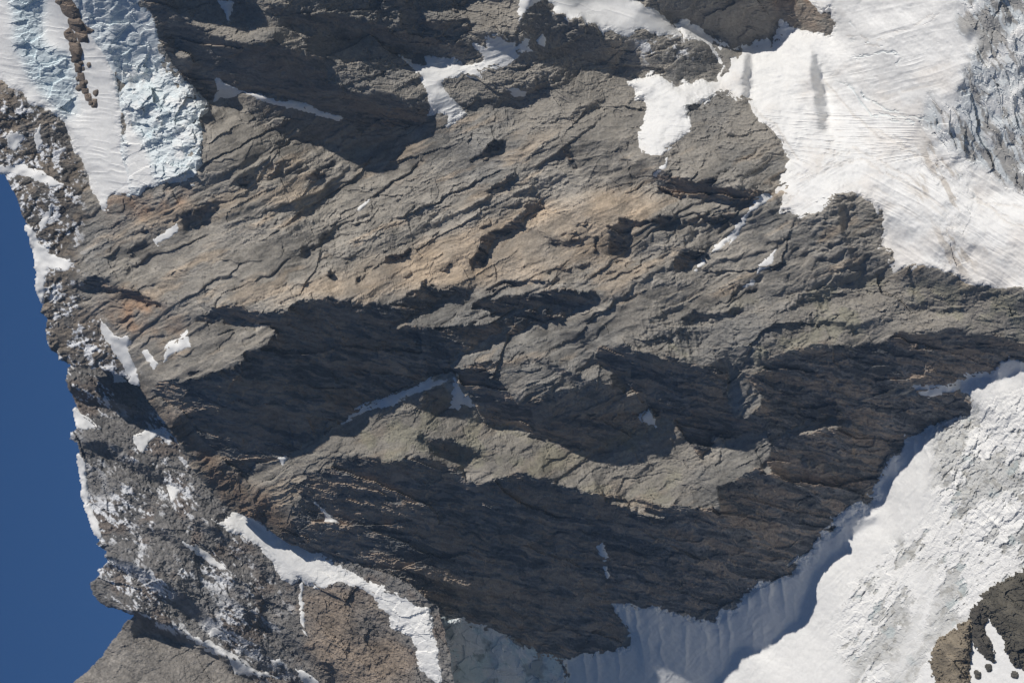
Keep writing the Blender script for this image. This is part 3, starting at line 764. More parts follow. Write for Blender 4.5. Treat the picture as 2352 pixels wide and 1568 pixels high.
# ------------------------------------------------------------------ mesh builder
def grid_object(name, H, faces, col, mat, label=None, cat=None, kind=None, group=None, smooth=False, skirt=0.0, win=None, parent=None):
    """one object from the grid cells where faces is true"""
    j0, i0 = (0, 0) if win is None else (win[0].start, win[1].start)
    fj, fi = np.nonzero(faces)
    if len(fj) == 0:
        print('EMPTY', name)
        return None
    fj = fj.astype(np.int64)
    fi = fi.astype(np.int64)
    W = H.shape[1]
    a = fj * W + fi
    q = np.stack([a, a + W, a + W + 1, a + 1], 1)
    used, inv = np.unique(q.ravel(), return_inverse=True)
    inv = inv.reshape(-1, 4)
    vy, vx = used // W, used % W
    h = H.reshape(-1)[used].astype(np.float64)
    px = xs[vx + i0].astype(np.float64)
    py = ys[vy + j0].astype(np.float64)
    P = world_pt(px, py, h)
    C = col.reshape(-1, 3)[used]
    quads = inv
    if skirt:
        e = np.concatenate([inv[:, [0, 1]], inv[:, [1, 2]], inv[:, [2, 3]], inv[:, [3, 0]]])
        key = np.minimum(e[:, 0], e[:, 1]) * (len(used) + 1) + np.maximum(e[:, 0], e[:, 1])
        _, first, cnt = np.unique(key, return_index=True, return_counts=True)
        be = e[first[cnt == 1]]
        bv, binv = np.unique(be.ravel(), return_inverse=True)
        binv = binv.reshape(-1, 2) + len(used)
        P2 = world_pt(px[bv], py[bv], h[bv] - skirt)
        quads = np.concatenate([quads, np.stack([be[:, 1], be[:, 0], binv[:, 0], binv[:, 1]], 1)])
        P = np.concatenate([P, P2])
        C = np.concatenate([C, C[bv]])
    base = P.mean(0)
    base[2] = P[:, 2].min()
    P = P - base
    me = bpy.data.meshes.new(name)
    me.vertices.add(len(P))
    me.vertices.foreach_set('co', P.astype(np.float32).ravel())
    me.loops.add(4 * len(quads))
    me.loops.foreach_set('vertex_index', quads.astype(np.int32).ravel())
    me.polygons.add(len(quads))
    me.polygons.foreach_set('loop_start', np.arange(0, 4 * len(quads), 4, dtype=np.int32))
    me.polygons.foreach_set('use_smooth', np.full(len(quads), smooth, dtype=bool))
    me.update(calc_edges=True)
    ca = me.color_attributes.new('albedo', 'FLOAT_COLOR', 'POINT')
    ca.data.foreach_set('color', np.concatenate([np.clip(C, 0, 1), np.ones((len(C), 1))], 1).astype(np.float32).ravel())
    me.materials.append(mat)
    ob = bpy.data.objects.new(name, me)
    ob.location = base
    scene.collection.objects.link(ob)
    tag(ob, label, cat, kind, group)
    return ob


def tag(ob, label=None, cat=None, kind=None, group=None):
    if label:
        ob['label'] = label
    if cat:
        ob['category'] = cat
    if kind:
        ob['kind'] = kind
    if group:
        ob['group'] = group


def cells(m):
    """cell mask from a vertex mask (all four corners)"""
    return m[:-1, :-1] & m[1:, :-1] & m[:-1, 1:] & m[1:, 1:]


# ------------------------------------------------------------------ snow and ice
sd_snow_main = np.full(X.shape, -999, np.float32)     # best signed distance of any snow on the main wall
sd_snow_far = np.full(X.shape, -999, np.float32)
WHITE = np.array((0.87, 0.865, 0.85), np.float32)
ICE = np.array((0.60, 0.70, 0.74), np.float32)
DIRT = np.array((0.36, 0.33, 0.29), np.float32)
H_smooth = {'main': blur(H_main, 1.6), 'far': blur(H_far, 2.0)}
H_drape = {'main': blur(H_rock, 1.6), 'far': blur(H_farrock, 1.6)}


def snow(name, poly, layer, label, cat, thick=7.0, jit=5.0, seed=1, detail=None, col=None, group=None, kind=None, lip=5.0, sc=22, drape=14.0):
    far = layer == 'far'
    w = window(poly, 40)
    x, y = X[w], Y[w]
    thick = 0.4 * thick
    kj = 0.45 if drape > 30 else 0.6
    sd = sdist(poly, x + kj * 0.5 * _j[w], y + kj * 0.8 * _j[w]) + (0.8 if drape > 30 else 1.2) * jit * fbm(x, y, sc, 4, seed, 0.8)
    e = np.exp(-np.clip(sd, 0, 999) / drape)
    base = H_drape[layer][w] * e + (H_smooth[layer][w] + 2.0) * (1 - e)
    h = base + np.where(sd > 0, thick * (1 - np.exp(-np.clip(sd, 0, 200) / lip)), sd * 1.2) + (1.2 if drape > 30 else 0.4)
    h = h + 1.2 * fbm(x, y, 60, 3, seed + 5) * smooth01(sd, 0, 10)
    if detail is not None:
        h = h + detail[w] * smooth01(sd, -2, 12)
    keep = cells(sd > -7)
    c = np.broadcast_to(WHITE, x.shape + (3,)) if col is None else col[w]
    c = c * (1 + 0.02 * fbm(x, y, 14, 3, seed + 9))[..., None]
    ob = grid_object(name, h.astype(np.float32), keep, c, SNOW, label, cat, kind, group, smooth=(detail is None), win=w)
    tgt = sd_snow_far if far else sd_snow_main
    tgt[w] = np.maximum(tgt[w], sd)
    return ob


# relief of the ice: crevasses and seracs
gu, gv = rot(WU, WV, 60)
def blocks(deg, asp, seed):
    u, v = rot(WU, WV, deg)
    k = asp ** 0.5
    a, _ = facets(u, v, 46 * k, 46 / k, seed, 1.2, 1)
    b, _ = facets(u, v, 20 * k, 20 / k, seed + 1, 1.6, 1)
    c, _ = facets(u, v, 9 * k, 9 / k, seed + 2, 1.6, 3)
    return 10.5 * a + 4.2 * b + 1.9 * c


serac = blocks(-15, 1.7, 901)
serac_steep = blocks(72, 2.6, 951)
_u, _v = rot(WU, WV, -50)
serac_small = 4.5 * facets(_u, _v, 34, 15, 961, 1.4, 1)[0] + 3.2 * facets(_u, _v, 15, 7, 962, 1.6, 1)[0] + 2.0 * facets(_u, _v, 8, 4.5, 963, 1.6, 3)[0]


def groove(lines, width):
    """1 along the polylines, 0 away from them"""
    out = np.zeros_like(X)
    for pts in lines:
        w = window(pts, 20)
        x, y = WX[w], WY[w]
        d2 = np.full(x.shape, 1e9, np.float32)
        for (ax, ay), (bx, by) in zip(pts[:-1], pts[1:]):
            ex, ey = bx - ax, by - ay
            t = np.clip(((x - ax) * ex + (y - ay) * ey) / (ex * ex + ey * ey), 0, 1)
            d2 = np.minimum(d2, (x - ax - t * ex) ** 2 + (y - ay - t * ey) ** 2)
        out[w] = np.maximum(out[w], np.exp(-d2 / (width * width)))
    return out


CREV = [tile(2, 0, l) for l in (
    [(1040, 400), (1200, 390), (1380, 350), (1500, 375), (1640, 350), (1760, 250), (1900, 100)],
    [(1230, 640), (1400, 760), (1560, 800), (1700, 850)], [(1130, 560), (1290, 790), (1450, 825), (1600, 850)],
    [(1720, 880), (1740, 1000), (1850, 1150), (1990, 1300), (2030, 1390)], [(1100, 380), (1060, 560), (1180, 620)],
    [(1150, 160), (1250, 260), (1130, 310)], [(1480, 450), (1500, 400), (1560, 380)])]
FLOW = [tile(2, 0, l) for l in (
    [(1000, 590), (1180, 800), (1330, 920), (1600, 1060), (1800, 1150)], [(1190, 1080), (1060, 1110), (900, 1230), (700, 1440)],
    [(1190, 1080), (1350, 1160), (1600, 1300), (1700, 1380)], [(1170, 1000), (1080, 1060), (960, 1100), (800, 1220)], [(1170, 1000), (1300, 1080), (1500, 1180), (1640, 1290)],
    [(1060, 960), (1000, 1080), (860, 1240)], [(1240, 860), (1450, 940), (1640, 1100)], [(480, 760), (620, 840), (700, 960), (790, 1080)],
    [(1500, 210), (1620, 190), (1780, 110)], [(1130, 240), (1300, 300), (1500, 240)], [(2010, 1390), (2130, 1420), (2350, 1440)], [(2040, 1370), (2200, 1500), (2350, 1560)])]
crev = groove(CREV, 2.2) * smooth01(vnoise(X, Y, 50, 978), -0.5, 0.2)
flowl = groove(FLOW, 3.0)
ripple = lambda deg, sc, asp, seed: (1 - 2 * np.abs(vnoise(*[a / b for a, b in zip(rot(WU, WV, deg), (asp, 1))], sc, seed)))
# basin: flow lines curving round, rubble towards the dirty edge
dirty_basin = blur(inside([(2235, -200), (2700, -200), (2700, 440), (2352, 440), (2245, 445), (2190, 390), (2150, 320), (2165, 230), (2205, 190), (2225, 60)], X + 60 * fbm(X, Y, 110, 5, 971, 0.65), Y + 60 * fbm(X, Y, 110, 5, 972, 0.65)).astype(np.float32), 3)
dirt_band = blur(inside([(2140, 280), (2190, 300), (2230, 440), (2260, 560), (2230, 640), (2170, 640), (2150, 540), (2165, 470), (2130, 400), (2100, 380)]).astype(np.float32), 8)
dirt_spot = blur(inside([(2105, 390), (2130, 400), (2135, 440), (2125, 480), (2105, 460)]).astype(np.float32), 3)
fan = smooth01(Y - 300, -60, 90)
psi = (Y + 0.33 * X + 30 * np.sin(X / 210)) * (1 - fan) + (Y - 0.62 * np.sqrt((X - 1965) ** 2 + 900)) * fan + 8 * fbm(X, Y, 120, 2, 973)
lines = 1.5 * (1 - 2 * np.abs(vnoise(psi, X / 12, 17, 974))) + 0.9 * (1 - 2 * np.abs(vnoise(psi, X / 9, 7, 975))) + 0.6 * fbm(psi, X / 4, 9, 3, 976)
calm = smooth01(vnoise(X, Y, 130, 917), -0.5, 0.5)
basin_detail = (lines * (0.35 + 0.75 * calm) * (0.5 + 0.5 * smooth01(vnoise(X, Y, 28, 984), -0.4, 0.4)) + 3.2 * fbm(X, Y, 44, 4, 985, 0.6) + 0.9 * fbm(X, Y, 14, 3, 918) + 11 * fbm(X, Y, 110, 3, 977) - 4 * crev - 1.6 * flowl) * (1 - dirty_basin) \
    + serac_steep * (0.95 * dirty_basin + 0.3 * dirt_band) + dirty_basin * 6 * ripple(74, 40, 6, 919) + 5 * dirty_basin * fbm(X, Y, 60, 3, 914)
nz = fbm(X, Y, 40, 5, 915, 0.7)
u, v = rot(WU, WV, 62)
nst = fbm(u / 5, v, 16, 4, 916, 0.65)
bc = mix(colour(WHITE), np.array((0.80, 0.765, 0.725)), smooth01(n2 + 0.4 * nz + (Y - 300) / 500, 0.0, 0.9) * 0.7)
bc = mix(bc, np.array((0.70, 0.655, 0.60)), np.clip(smooth01(-lines, 0.6, 1.8) * 0.45 * calm + 0.5 * flowl, 0, 0.6))
bc = mix(bc, np.array((0.64, 0.68, 0.70)), dirty_basin * smooth01(nz, -0.7, 0.2) * 0.95)
bc = mix(bc, np.array((0.33, 0.305, 0.275)), np.clip(dirty_basin * smooth01(nst + 0.6 * nz, 0.02, 0.3) * 0.75, 0, 1))
bc = mix(bc, np.array((0.62, 0.70, 0.72)), np.clip(crev * 0.5, 0, 1))
bc = mix(bc, np.array((0.50, 0.44, 0.37)), np.clip(dirt_band * smooth01(nst + 0.3 * nz, 0.05, 0.45) * 0.7 + dirt_spot * smooth01(nst, -0.2, 0.3) * 0.7, 0, 0.85))
snow('glacier', BASIN, 'main', 'broad white glacier basin with fanned flow lines under the brown rock wall', 'glacier', 9, 5, 71, basin_detail, bc)

dirty_base = blur((inside([(2160, 950), (2700, 820), (2700, 1330), (2352, 1310), (2260, 1370), (2150, 1500), (2100, 1568), (2000, 1700), (1930, 1700), (1960, 1540), (1900, 1480),
                           (1935, 1380), (1990, 1310), (2060, 1250), (2140, 1180), (2150, 1060), (2130, 1000)])).astype(np.float32), 6)
dirty_base *= 1 - 0.85 * blur(inside([(2080, 1290), (2160, 1290), (2150, 1400), (2120, 1480), (2080, 1568), (2020, 1568), (2080, 1450), (2100, 1380)]).astype(np.float32), 6)
u, v = rot(WU, WV, -52)
nst2 = fbm(u / 4, v, 30, 5, 926, 0.7)
apron_rough = blur(inside(ICE_APRON).astype(np.float32), 3)
arc = np.hypot(X - 2440, Y - 1010)
arcs = smooth01(330 - arc, 0, 60) * smooth01(1320 - Y, 0, 60)
base_detail = 0.8 * serac_small * dirty_base * (0.75 + 0.6 * arcs) + 1.6 * ripple(-55, 26, 6, 921) * dirty_base + 4 * arcs * dirty_base * (1 - 2 * np.abs(vnoise(arc, np.arctan2(Y - 1010, X - 2440) * 90, 22, 927))) + 0.4 * ripple(-50, 10, 6, 922) + 0.7 * fbm(X, Y, 12, 3, 923) + 2.6 * ripple(84, 26, 5, 924) * smooth01(1420 - Y + (1900 - X) * 0.3, -60, 60)
gc = colour(WHITE)
bare = dirty_base * smooth01(nst2 + 0.6 * nz + 0.6 * vnoise(X, Y, 130, 929), 0.0, 0.12)
gc = mix(gc, np.array((0.60, 0.60, 0.585)), bare)
gc = mix(gc, np.array((0.40, 0.39, 0.36)), bare * smooth01(fbm(X, Y, 18, 4, 928, 0.75), 0.1, 0.5) * 0.8)
gc = mix(gc, np.array((0.48, 0.56, 0.57)), bare * smooth01(n3 + 0.4 * nz, 0.5, 0.8) * 0.5)
base_detail = base_detail - 3.5 * bare
snow('glacier', BASE_GLACIER, 'main', 'snow tongue and dirty crevassed glacier along the foot of the shaded buttress', 'glacier', 10, 7.5, 72, base_detail, gc, sc=26)
ac = mix(colour((0.76, 0.78, 0.80)), ICE, smooth01(nz, -0.2, 0.4))
ac = mix(ac, np.array((0.30, 0.33, 0.34)), smooth01(n3 + 0.6 * nz, 0.35, 0.8) * 0.7)
snow('ice_apron', ICE_APRON, 'main', 'shaded blue broken ice below the tip of the buttress', 'ice', 8, 5, 73, serac * 1.1 + 8 * fbm(X, Y, 70, 3, 931), ac)

hang_detail = 1.0 * ripple(5, 9, 5, 941) + 0.8 * fbm(X, Y, 30, 3, 942)
left_serac = blur(inside([(15, -60), (100, -60), (95, 90), (130, 120), (165, 130), (178, 190), (178, 255), (150, 275), (110, 235), (60, 170), (30, 90)]).astype(np.float32), 4)
hang_detail = hang_detail + left_serac * (serac * 0.9)
hc = mix(colour(WHITE), ICE * 1.12, left_serac * 0.8)
snow('snow_slope', HANGING, 'main', 'smooth hanging snow slope left of the blue icefall', 'snow slope', 8, 3, 74, hang_detail, hc)
cone = blur(inside([(284, 215), (300, 290), (330, 330), (350, 390), (355, 422), (300, 440), (286, 370)]).astype(np.float32), 3)
ic = mix(colour((0.745, 0.80, 0.82)), WHITE, np.clip(smooth01(nz + 0.3 * n3, -0.1, 0.6) * 0.8 + cone, 0, 1))
ic = mix(ic, np.array((0.58, 0.69, 0.73)), smooth01(n3, 0.3, 0.8) * 0.5 * (1 - cone))
icefall_rough = 0.45 + 0.75 * smooth01(X * 0.55 + Y * 0.85 - 300, -40, 60)
snow('icefall', ICEFALL, 'main', 'pale blue broken icefall hanging above the grey slab', 'icefall', 12, 4, 75, (serac * 1.7 * icefall_rough + 9 * fbm(X, Y, 60, 3, 943)) * (1 - 0.9 * cone), ic)
snow('snow_field', UPPER_FIELD, 'main', 'smooth shaded snow bowl behind the dark jagged knob at the top edge', 'snow field', 6, 3, 76, 0.8 * ripple(20, 12, 6, 951))
snow('snow_field', NOTCH_FIELD, 'main', 'forked snow field in the notch between the two rock spurs', 'snow field', 6, 3, 77, 0.9 * ripple(-15, 10, 6, 952))
snow('snow_couloir', COULOIR, 'far', 'bright snow couloir running down behind the edge of the great buttress', 'snow couloir', 7, 4, 78, 0.9 * ripple(50, 12, 5, 953) + 0.35 * serac * smooth01(X - 650, 0, 120))

PATCHES = [
    ('main', [(353, 553), (362, 566), (393, 543), (405, 523), (405, 508), (385, 520)], 'small slanting snow patch on the smooth wall below the icefall'),
    ('main', [(230, 733), (253, 759), (263, 773), (277, 778), (293, 774), (303, 788), (293, 796), (300, 816), (310, 843), (318, 879), (300, 873), (287, 846), (273, 823), (263, 809), (253, 793), (240, 776)], 'long forked snow gully just under the summit ridge'),
    ('main', [(377, 833), (380, 806), (388, 793), (405, 786), (413, 773), (428, 757), (438, 796), (420, 799), (400, 813)], 'wedge of snow above the lit tab of the overhang'),
    ('main', [(328, 812), (343, 811), (361, 833), (350, 843), (337, 826)], 'small snow spot between the forked gully and the snow wedge'),
    ('main', [(822, 485), (835, 468), (848, 460), (842, 474), (828, 486)], 'thin sliver of snow in the middle of the grey wall'),
    ('main', [(784, 970), (804, 950), (834, 933), (867, 918), (911, 904), (951, 891), (981, 868), (996, 870), (994, 880), (1034, 874), (1017, 886), (984, 896), (934, 910), (901, 929), (874, 932), (834, 942), (806, 957)], 'long shaded snow strip lying in the dark corner under the overhang'),
    ('main', [(1047, 863), (1044, 889), (1036, 919), (1031, 931), (1044, 931), (1052, 944), (1055, 925), (1081, 934), (1088, 931), (1077, 913), (1061, 903), (1053, 883), (1052, 863)], 'flask-shaped snow patch on the saddle below the block'),
    ('main', [(1464, 959), (1491, 941), (1499, 956), (1507, 980), (1487, 970)], 'small grey snow triangle at the notch of the shaded rib'),
    ('main', [(1736, 624), (1745, 606), (1761, 593), (1782, 575), (1776, 599), (1758, 614)], 'leaf-shaped snow patch above the rib below the second knob'),
    ('main', [(1709, 660), (1720, 645), (1730, 638), (1731, 651), (1718, 663)], 'tiny snow patch below the leaf-shaped one'),
    ('main', [(1633, 586), (1641, 569), (1678, 540), (1701, 513), (1728, 477), (1735, 453), (1758, 443), (1773, 450), (1748, 470), (1715, 506), (1687, 545), (1648, 576)], 'long snow ribbon running from the basin across the rock'),
    ('main', [(1594, 623), (1610, 604), (1622, 598), (1616, 610), (1600, 624)], 'short snow sliver at the end of the long ribbon'),
    ('main', [(1499, 410), (1515, 390), (1536, 368), (1530, 392), (1510, 408)], 'snow sliver under the basin tongue beside the first knob'),
    ('main', [(497, 180), (510, 190), (533, 203), (560, 213), (535, 222), (510, 226), (493, 237), (497, 213)], 'snow wedge in the shaded corner beside the icefall'),
    ('main', [(560, 214), (600, 222), (633, 231), (667, 230), (700, 241), (745, 258), (790, 272), (780, 280), (730, 262), (690, 252), (660, 247), (600, 232)], 'thin shaded snow line along the foot of the dark spur'),
    ('main', [(1370, 1255), (1387, 1253), (1396, 1279), (1389, 1286), (1376, 1270)], 'upper of the two snow chips on the great shaded wall'),
    ('main', [(1383, 1298), (1392, 1299), (1401, 1322), (1396, 1331)], 'lower of the two snow chips on the great shaded wall'),
    ('main', [(721, 1151), (743, 1167), (775, 1199), (751, 1197), (745, 1181)], 'grey snow strip in the gully at the left end of the shaded wall'),
    ('main', [(638, 1051), (662, 1051), (650, 1067)], 'tiny snow corner at the tip of the lit crest'),
    ('main', [(1165, 199), (1194, 206), (1218, 212), (1205, 222), (1180, 221)], 'small shaded snow pocket right of the forked field'),
    ('main', [(1247, 79), (1253, 92), (1252, 111), (1235, 100)], 'small snow pocket against the dark jagged knob'),
    ('main', [(1192, -60), (1196, 0), (1190, 25), (1187, 52), (1199, 30), (1224, 12), (1247, 0), (1250, -60)], 'snow strip along the edge of the dark jagged knob'),
    ('main', [(500, 5), (535, 5), (535, 27), (523, 47), (516, 23)], 'snow tuft on the brown spur at the top edge'),
    ('main', [(63, 523), (75, 528), (88, 556), (100, 572), (130, 588), (168, 603), (150, 622), (110, 614), (102, 640), (98, 693), (84, 659), (88, 623), (80, 586), (72, 546)], 'snow cap along the highest part of the summit ridge'),
    ('main', [(-60, 350), (0, 378), (20, 373), (60, 384), (110, 404), (148, 428), (130, 432), (80, 413), (30, 399), (0, 396), (-60, 380)], 'snow ledge crossing the rubbly summit rock'),
    ('main', [(18, 310), (50, 303), (57, 320), (35, 347), (20, 335)], 'snow spot in the rubble above the snow ledge'),
    ('main', [(80, 312), (90, 282), (97, 330), (85, 348)], 'narrow snow spot in the rubble beside the hanging slope'),
    ('main', [(89, 531), (98, 495), (119, 466), (119, 490), (106, 522)], 'snow streak on the rubble below the snow ledge'),
    ('far', [(256, 848), (274, 854), (292, 877), (262, 878)], 'small snow pocket beside the end of the forked gully'),
    ('far', [(305, 1003), (333, 991), (363, 987), (373, 996), (338, 1018), (327, 1039), (309, 1020)], 'ragged snow patch in the middle of the dusted summit rock'),
    ('far', [(175, 945), (200, 958), (232, 986), (205, 992), (183, 986)], 'snow bank at the notch of the skyline'),
    ('far', [(180, 1045), (194, 1050), (199, 1110), (207, 1150), (200, 1163), (190, 1135), (192, 1112), (184, 1070)], 'thin snow cornice along the lower skyline'),
    ('far', [(200, 1163), (208, 1160), (224, 1200), (234, 1237), (215, 1213)], 'second thin cornice ending at the rock teeth'),
    ('far', [(385, 1114), (412, 1120), (402, 1140), (392, 1153)], 'snow chip on the bare rock beside the arete'),
    ('far', [(415, 1238), (450, 1253), (490, 1283), (523, 1306), (500, 1303), (460, 1278), (430, 1257)], 'snow-filled crack slanting down the gullied far side'),
    ('far', [(478, 1451), (490, 1439), (513, 1448), (500, 1457), (483, 1460)], 'snow dab on the tower ridge'),
    ('far', [(415, 1443), (460, 1463), (520, 1493), (560, 1518), (590, 1538), (640, 1556), (600, 1552), (585, 1547), (540, 1544), (525, 1512), (500, 1502), (460, 1483), (430, 1462)], 'snow gully between the tower ridge and the grey slab'),
    ('far', [(678, 1538), (700, 1543), (740, 1570), (760, 1600), (720, 1590), (700, 1570)], 'snow streak at the bottom edge of the far side'),
    ('far', [(618, 1510), (640, 1508), (652, 1523), (630, 1530)], 'snow dab above the snow gully'),
    ('far', [(689, 1335), (698, 1340), (697, 1390), (700, 1440), (702, 1455), (694, 1440), (690, 1400)], 'narrow white ice thread hanging below the couloir'),
    ('main', [(2101, 892), (2131, 888), (2160, 884), (2205, 876), (2215, 884), (2195, 900), (2150, 908), (2131, 913)], 'snow tongue wedged in the dark corner of the rib'),
]
for k, (lay, poly, lab) in enumerate(PATCHES):
    snow('snow_patch', poly, lay, lab, 'snow patch', 3.2, 3.0, 1000 + 7 * k, group='snow patches on the rock', lip=3.0, sc=15, drape=60.0)

# ------------------------------------------------------------------ rock masses


def rounded(H, sd, r=9.0):
    t = np.clip((r - sd) / r, 0, 1)
    return H - r * 0.9 * (1 - np.sqrt(np.clip(1 - t * t, 0, 1)))


s_far = sdist(FAR_POLY, KX, KY)
sd_edge = -np.maximum(sdist(SKY_POLY, KX, KY), s_far)
vis_main = sd_edge > 0
sd_sky = -sdist(SKY_POLY, KX, KY)
Hm = rounded(H_rock * 1.0, sd_edge)
k_under = smooth01(sd_snow_main, 4, 18)
Hm = Hm * (1 - k_under) + (H_main - 6) * k_under
Hf = rounded(H_farrock, sd_sky)
k_under = smooth01(sd_snow_far, 4, 18)
Hf = Hf * (1 - k_under) + (H_far - 6) * k_under

cell_main = cells(vis_main & (sd_snow_main < 26))
cell_far = cells((sd_sky > 0) & (s_far > -40) & (sd_snow_far < 26))

MASSES = [   # later ones take precedence
    ('rock_wall', None, 'tall grey and tan slab wall in sunlight across the middle of the face'),
    ('summit_ridge', [(-400, 100), (0, 185), (90, 250), (150, 290), (190, 380), (235, 480), (210, 560), (175, 640), (190, 700), (230, 740), (320, 885), (130, 860), (-400, 700)], 'rubbly snow-dusted rock crest under the blue sky'),
    ('rock_spur', [(310, -300), (1250, -300), (1230, 130), (1110, 165), (1050, 250), (950, 300), (830, 300), (760, 265), (650, 222), (560, 213), (475, 238), (345, 50)], 'dark blocky rock spur along the upper edge beside the icefall'),
    ('rock_knob', [(1225, -300), (1250, 0), (1274, 13), (1310, 50), (1384, 82), (1445, 90), (1430, 115), (1405, 155), (1370, 168), (1300, 160), (1240, 130), (1215, 85), (1190, 60)], 'dark jagged rock knob in front of the shaded snow bowl'),
    ('rock_outcrop', [(1440, -300), (1454, 0), (1560, 50), (1621, 80), (1691, 112), (1776, 110), (1851, 75), (1910, 85), (1925, 55), (1860, -300)], 'brown and grey rock outcrop jutting into the top of the basin'),
    ('rock_knob', [(1500, 415), (1530, 385), (1580, 330), (1590, 250), (1650, 225), (1715, 232), (1760, 290), (1815, 365), (1800, 400), (1775, 447), (1700, 450), (1600, 440)], 'rounded banded rock knob between two arms of the basin snow'),
    ('rock_knob', [(1790, 600), (1800, 540), (1840, 500), (1930, 440), (2000, 460), (2030, 520), (2015, 575), (2045, 605), (1990, 620), (1900, 605)], 'pointed grey rock knob bitten into the lower edge of the basin'),
    ('rock_rib', [(1360, 810), (1400, 770), (1500, 715), (1650, 715), (1800, 675), (1900, 650), (2050, 625), (2220, 650), (2700, 665), (2700, 850), (2298, 835), (2211, 885), (1950, 925), (1830, 950), (1760, 985), (1640, 1005), (1610, 1050), (1530, 955), (1440, 880)], 'lichen-green rock rib with a shaded underside reaching to the glacier'),
    ('rock_block', [(1030, 840), (1080, 790), (1180, 760), (1290, 722), (1400, 770), (1360, 810), (1440, 880), (1530, 955), (1480, 1000), (1330, 1035), (1200, 990), (1110, 970), (1045, 858)], 'tan prow of rock in the centre with a dark undercut'),
    ('rock_buttress', [(640, 1060), (665, 1050), (740, 995), (870, 920), (1045, 860), (1110, 970), (1200, 990), (1330, 1035), (1480, 1000), (1530, 955), (1610, 1050), (1640, 1005), (1760, 985), (1950, 920), (2250, 880), (2300, 1000), (1500, 1700), (900, 1700), (600, 1260), (640, 1150)], 'great triangular buttress with a lit crest and a vast brown shaded wall'),
]
owner = np.zeros((NY - 1, NX - 1), np.int8)
for k, (_, poly, _) in enumerate(MASSES):
    if poly is not None:
        owner[inside(poly)[:-1, :-1]] = k
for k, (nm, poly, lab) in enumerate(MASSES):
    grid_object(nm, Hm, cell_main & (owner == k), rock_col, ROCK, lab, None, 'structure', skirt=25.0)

tower = inside([(180, 1240), (250, 1240), (300, 1285), (400, 1370), (500, 1450), (620, 1540), (600, 1580), (550, 1555), (470, 1490), (380, 1465), (305, 1462), (290, 1420), (180, 1400)])[:-1, :-1]
slab = (slab_far > 0.5)[:-1, :-1] & ~tower
block = (blk > 0.5)[:-1, :-1] & ~tower & ~slab
grid_object('rock_tower', Hf, cell_far & tower, far_col, ROCK, 'leaning rock tower on the skyline with its ridge and dark underside', None, 'structure', skirt=25.0)
grid_object('rock_slab', Hf, cell_far & slab, far_col, ROCK, 'plain grey slab at the corner below the rock tower', None, 'structure', skirt=25.0)
grid_object('rock_block', Hf, cell_far & block, far_col, ROCK, 'brown fissured rock block beside the bright couloir', None, 'structure', skirt=25.0)
grid_object('gullied_ridge', Hf, cell_far & ~tower & ~slab & ~block, far_col, ROCK, 'gullied snow-dusted ridge descending from the summit to the tower', None, 'structure', skirt=25.0)

# ------------------------------------------------------------------ rocks standing out of the snow
def rock_island(name, poly, H0, label, thick, col, seed, cat='rock', amp=1.0, group=None, lip=14.0, jit=4.0):
    w = window(poly, 30)
    x, y = X[w], Y[w]
    sd = sdist(poly, x, y) + 1.8 * jit * fbm(x, y, 22, 5, seed, 0.85)
    u, v = rot(x, y, 20)
    h = H0[w] + np.where(sd > 0, thick * (1 - np.exp(-np.clip(sd, 0, 200) / lip)), sd * 1.5) + 8
    for q, (c, a) in enumerate(((60, 0.22), (26, 0.26), (11, 0.24), (5, 0.16))):
        d, n = facets(u, v, c * 1.3, c / 1.3, seed + q, 1.5)
        h = h + amp * a * c * d * smooth01(sd, -4, 8)
    cc = np.broadcast_to(np.array(col, np.float32), x.shape + (3,)) * (1 + 0.35 * fbm(x, y, 24, 4, seed + 9))[..., None]
    return grid_object(name, h.astype(np.float32), cells(sd > -7), cc, ROCK, label, cat, None, group, win=w)


HG = H_smooth['main'] + 10
rock_island('rock_outcrop', [(2500, 1260), (2351, 1312), (2288, 1342), (2261, 1362), (2255, 1385), (2265, 1412), (2295, 1442), (2315, 1475), (2325, 1512), (2351, 1539), (2500, 1620)], HG,
            'dark brown rock outcrop at the lower corner beside the dirty glacier', 40, (0.115, 0.104, 0.082), 3001, 'rock', 1.5, jit=6)
rock_island('rock_outcrop', [(2255, 1385), (2233, 1399), (2231, 1462), (2255, 1495), (2281, 1517), (2272, 1478), (2258, 1445), (2265, 1412)], HG,
            'narrow dark rock tongue reaching down from the brown outcrop into snow', 22, (0.10, 0.09, 0.075), 3011, 'rock', 1.3, jit=5)
rock_island('rock_outcrop', [(2138, 1512), (2161, 1469), (2201, 1439), (2231, 1425), (2229, 1455), (2221, 1505), (2224, 1640), (2160, 1640), (2155, 1559), (2145, 1549)], HG,
            'tan fractured rock outcrop standing in the dirty ice', 26, (0.25, 0.21, 0.155), 3021, 'rock', 1.3, jit=6)
bould = [
    ([(2012, 1478), (2046, 1498), (2054, 1532), (2022, 1534)], 'boulder lowest on the corner snow beside the tan outcrop'),
    ([(2083, 1438), (2122, 1444), (2128, 1478), (2098, 1484)], 'single boulder below the tip of the rock tongue'),
    ([(2266, 1488), (2302, 1498), (2308, 1528), (2272, 1522)], 'boulder nearest the dark outcrop on the corner snow')]
for k, (pts, lab) in enumerate(bould):
    pts = [(0.25 * sum(q[0] for q in pts) * 0.62 + p_[0] * 0.38, 0.25 * sum(q[1] for q in pts) * 0.45 + p_[1] * 0.55) for p_ in pts]
    rock_island('boulder', tile(2, 2, pts), HG, lab, 5, (0.13, 0.12, 0.10), 3100 + 5 * k, 'boulder', 1.1, 'boulders on the corner snow', 4, 1.2)
HH = H_smooth['main'] + 2
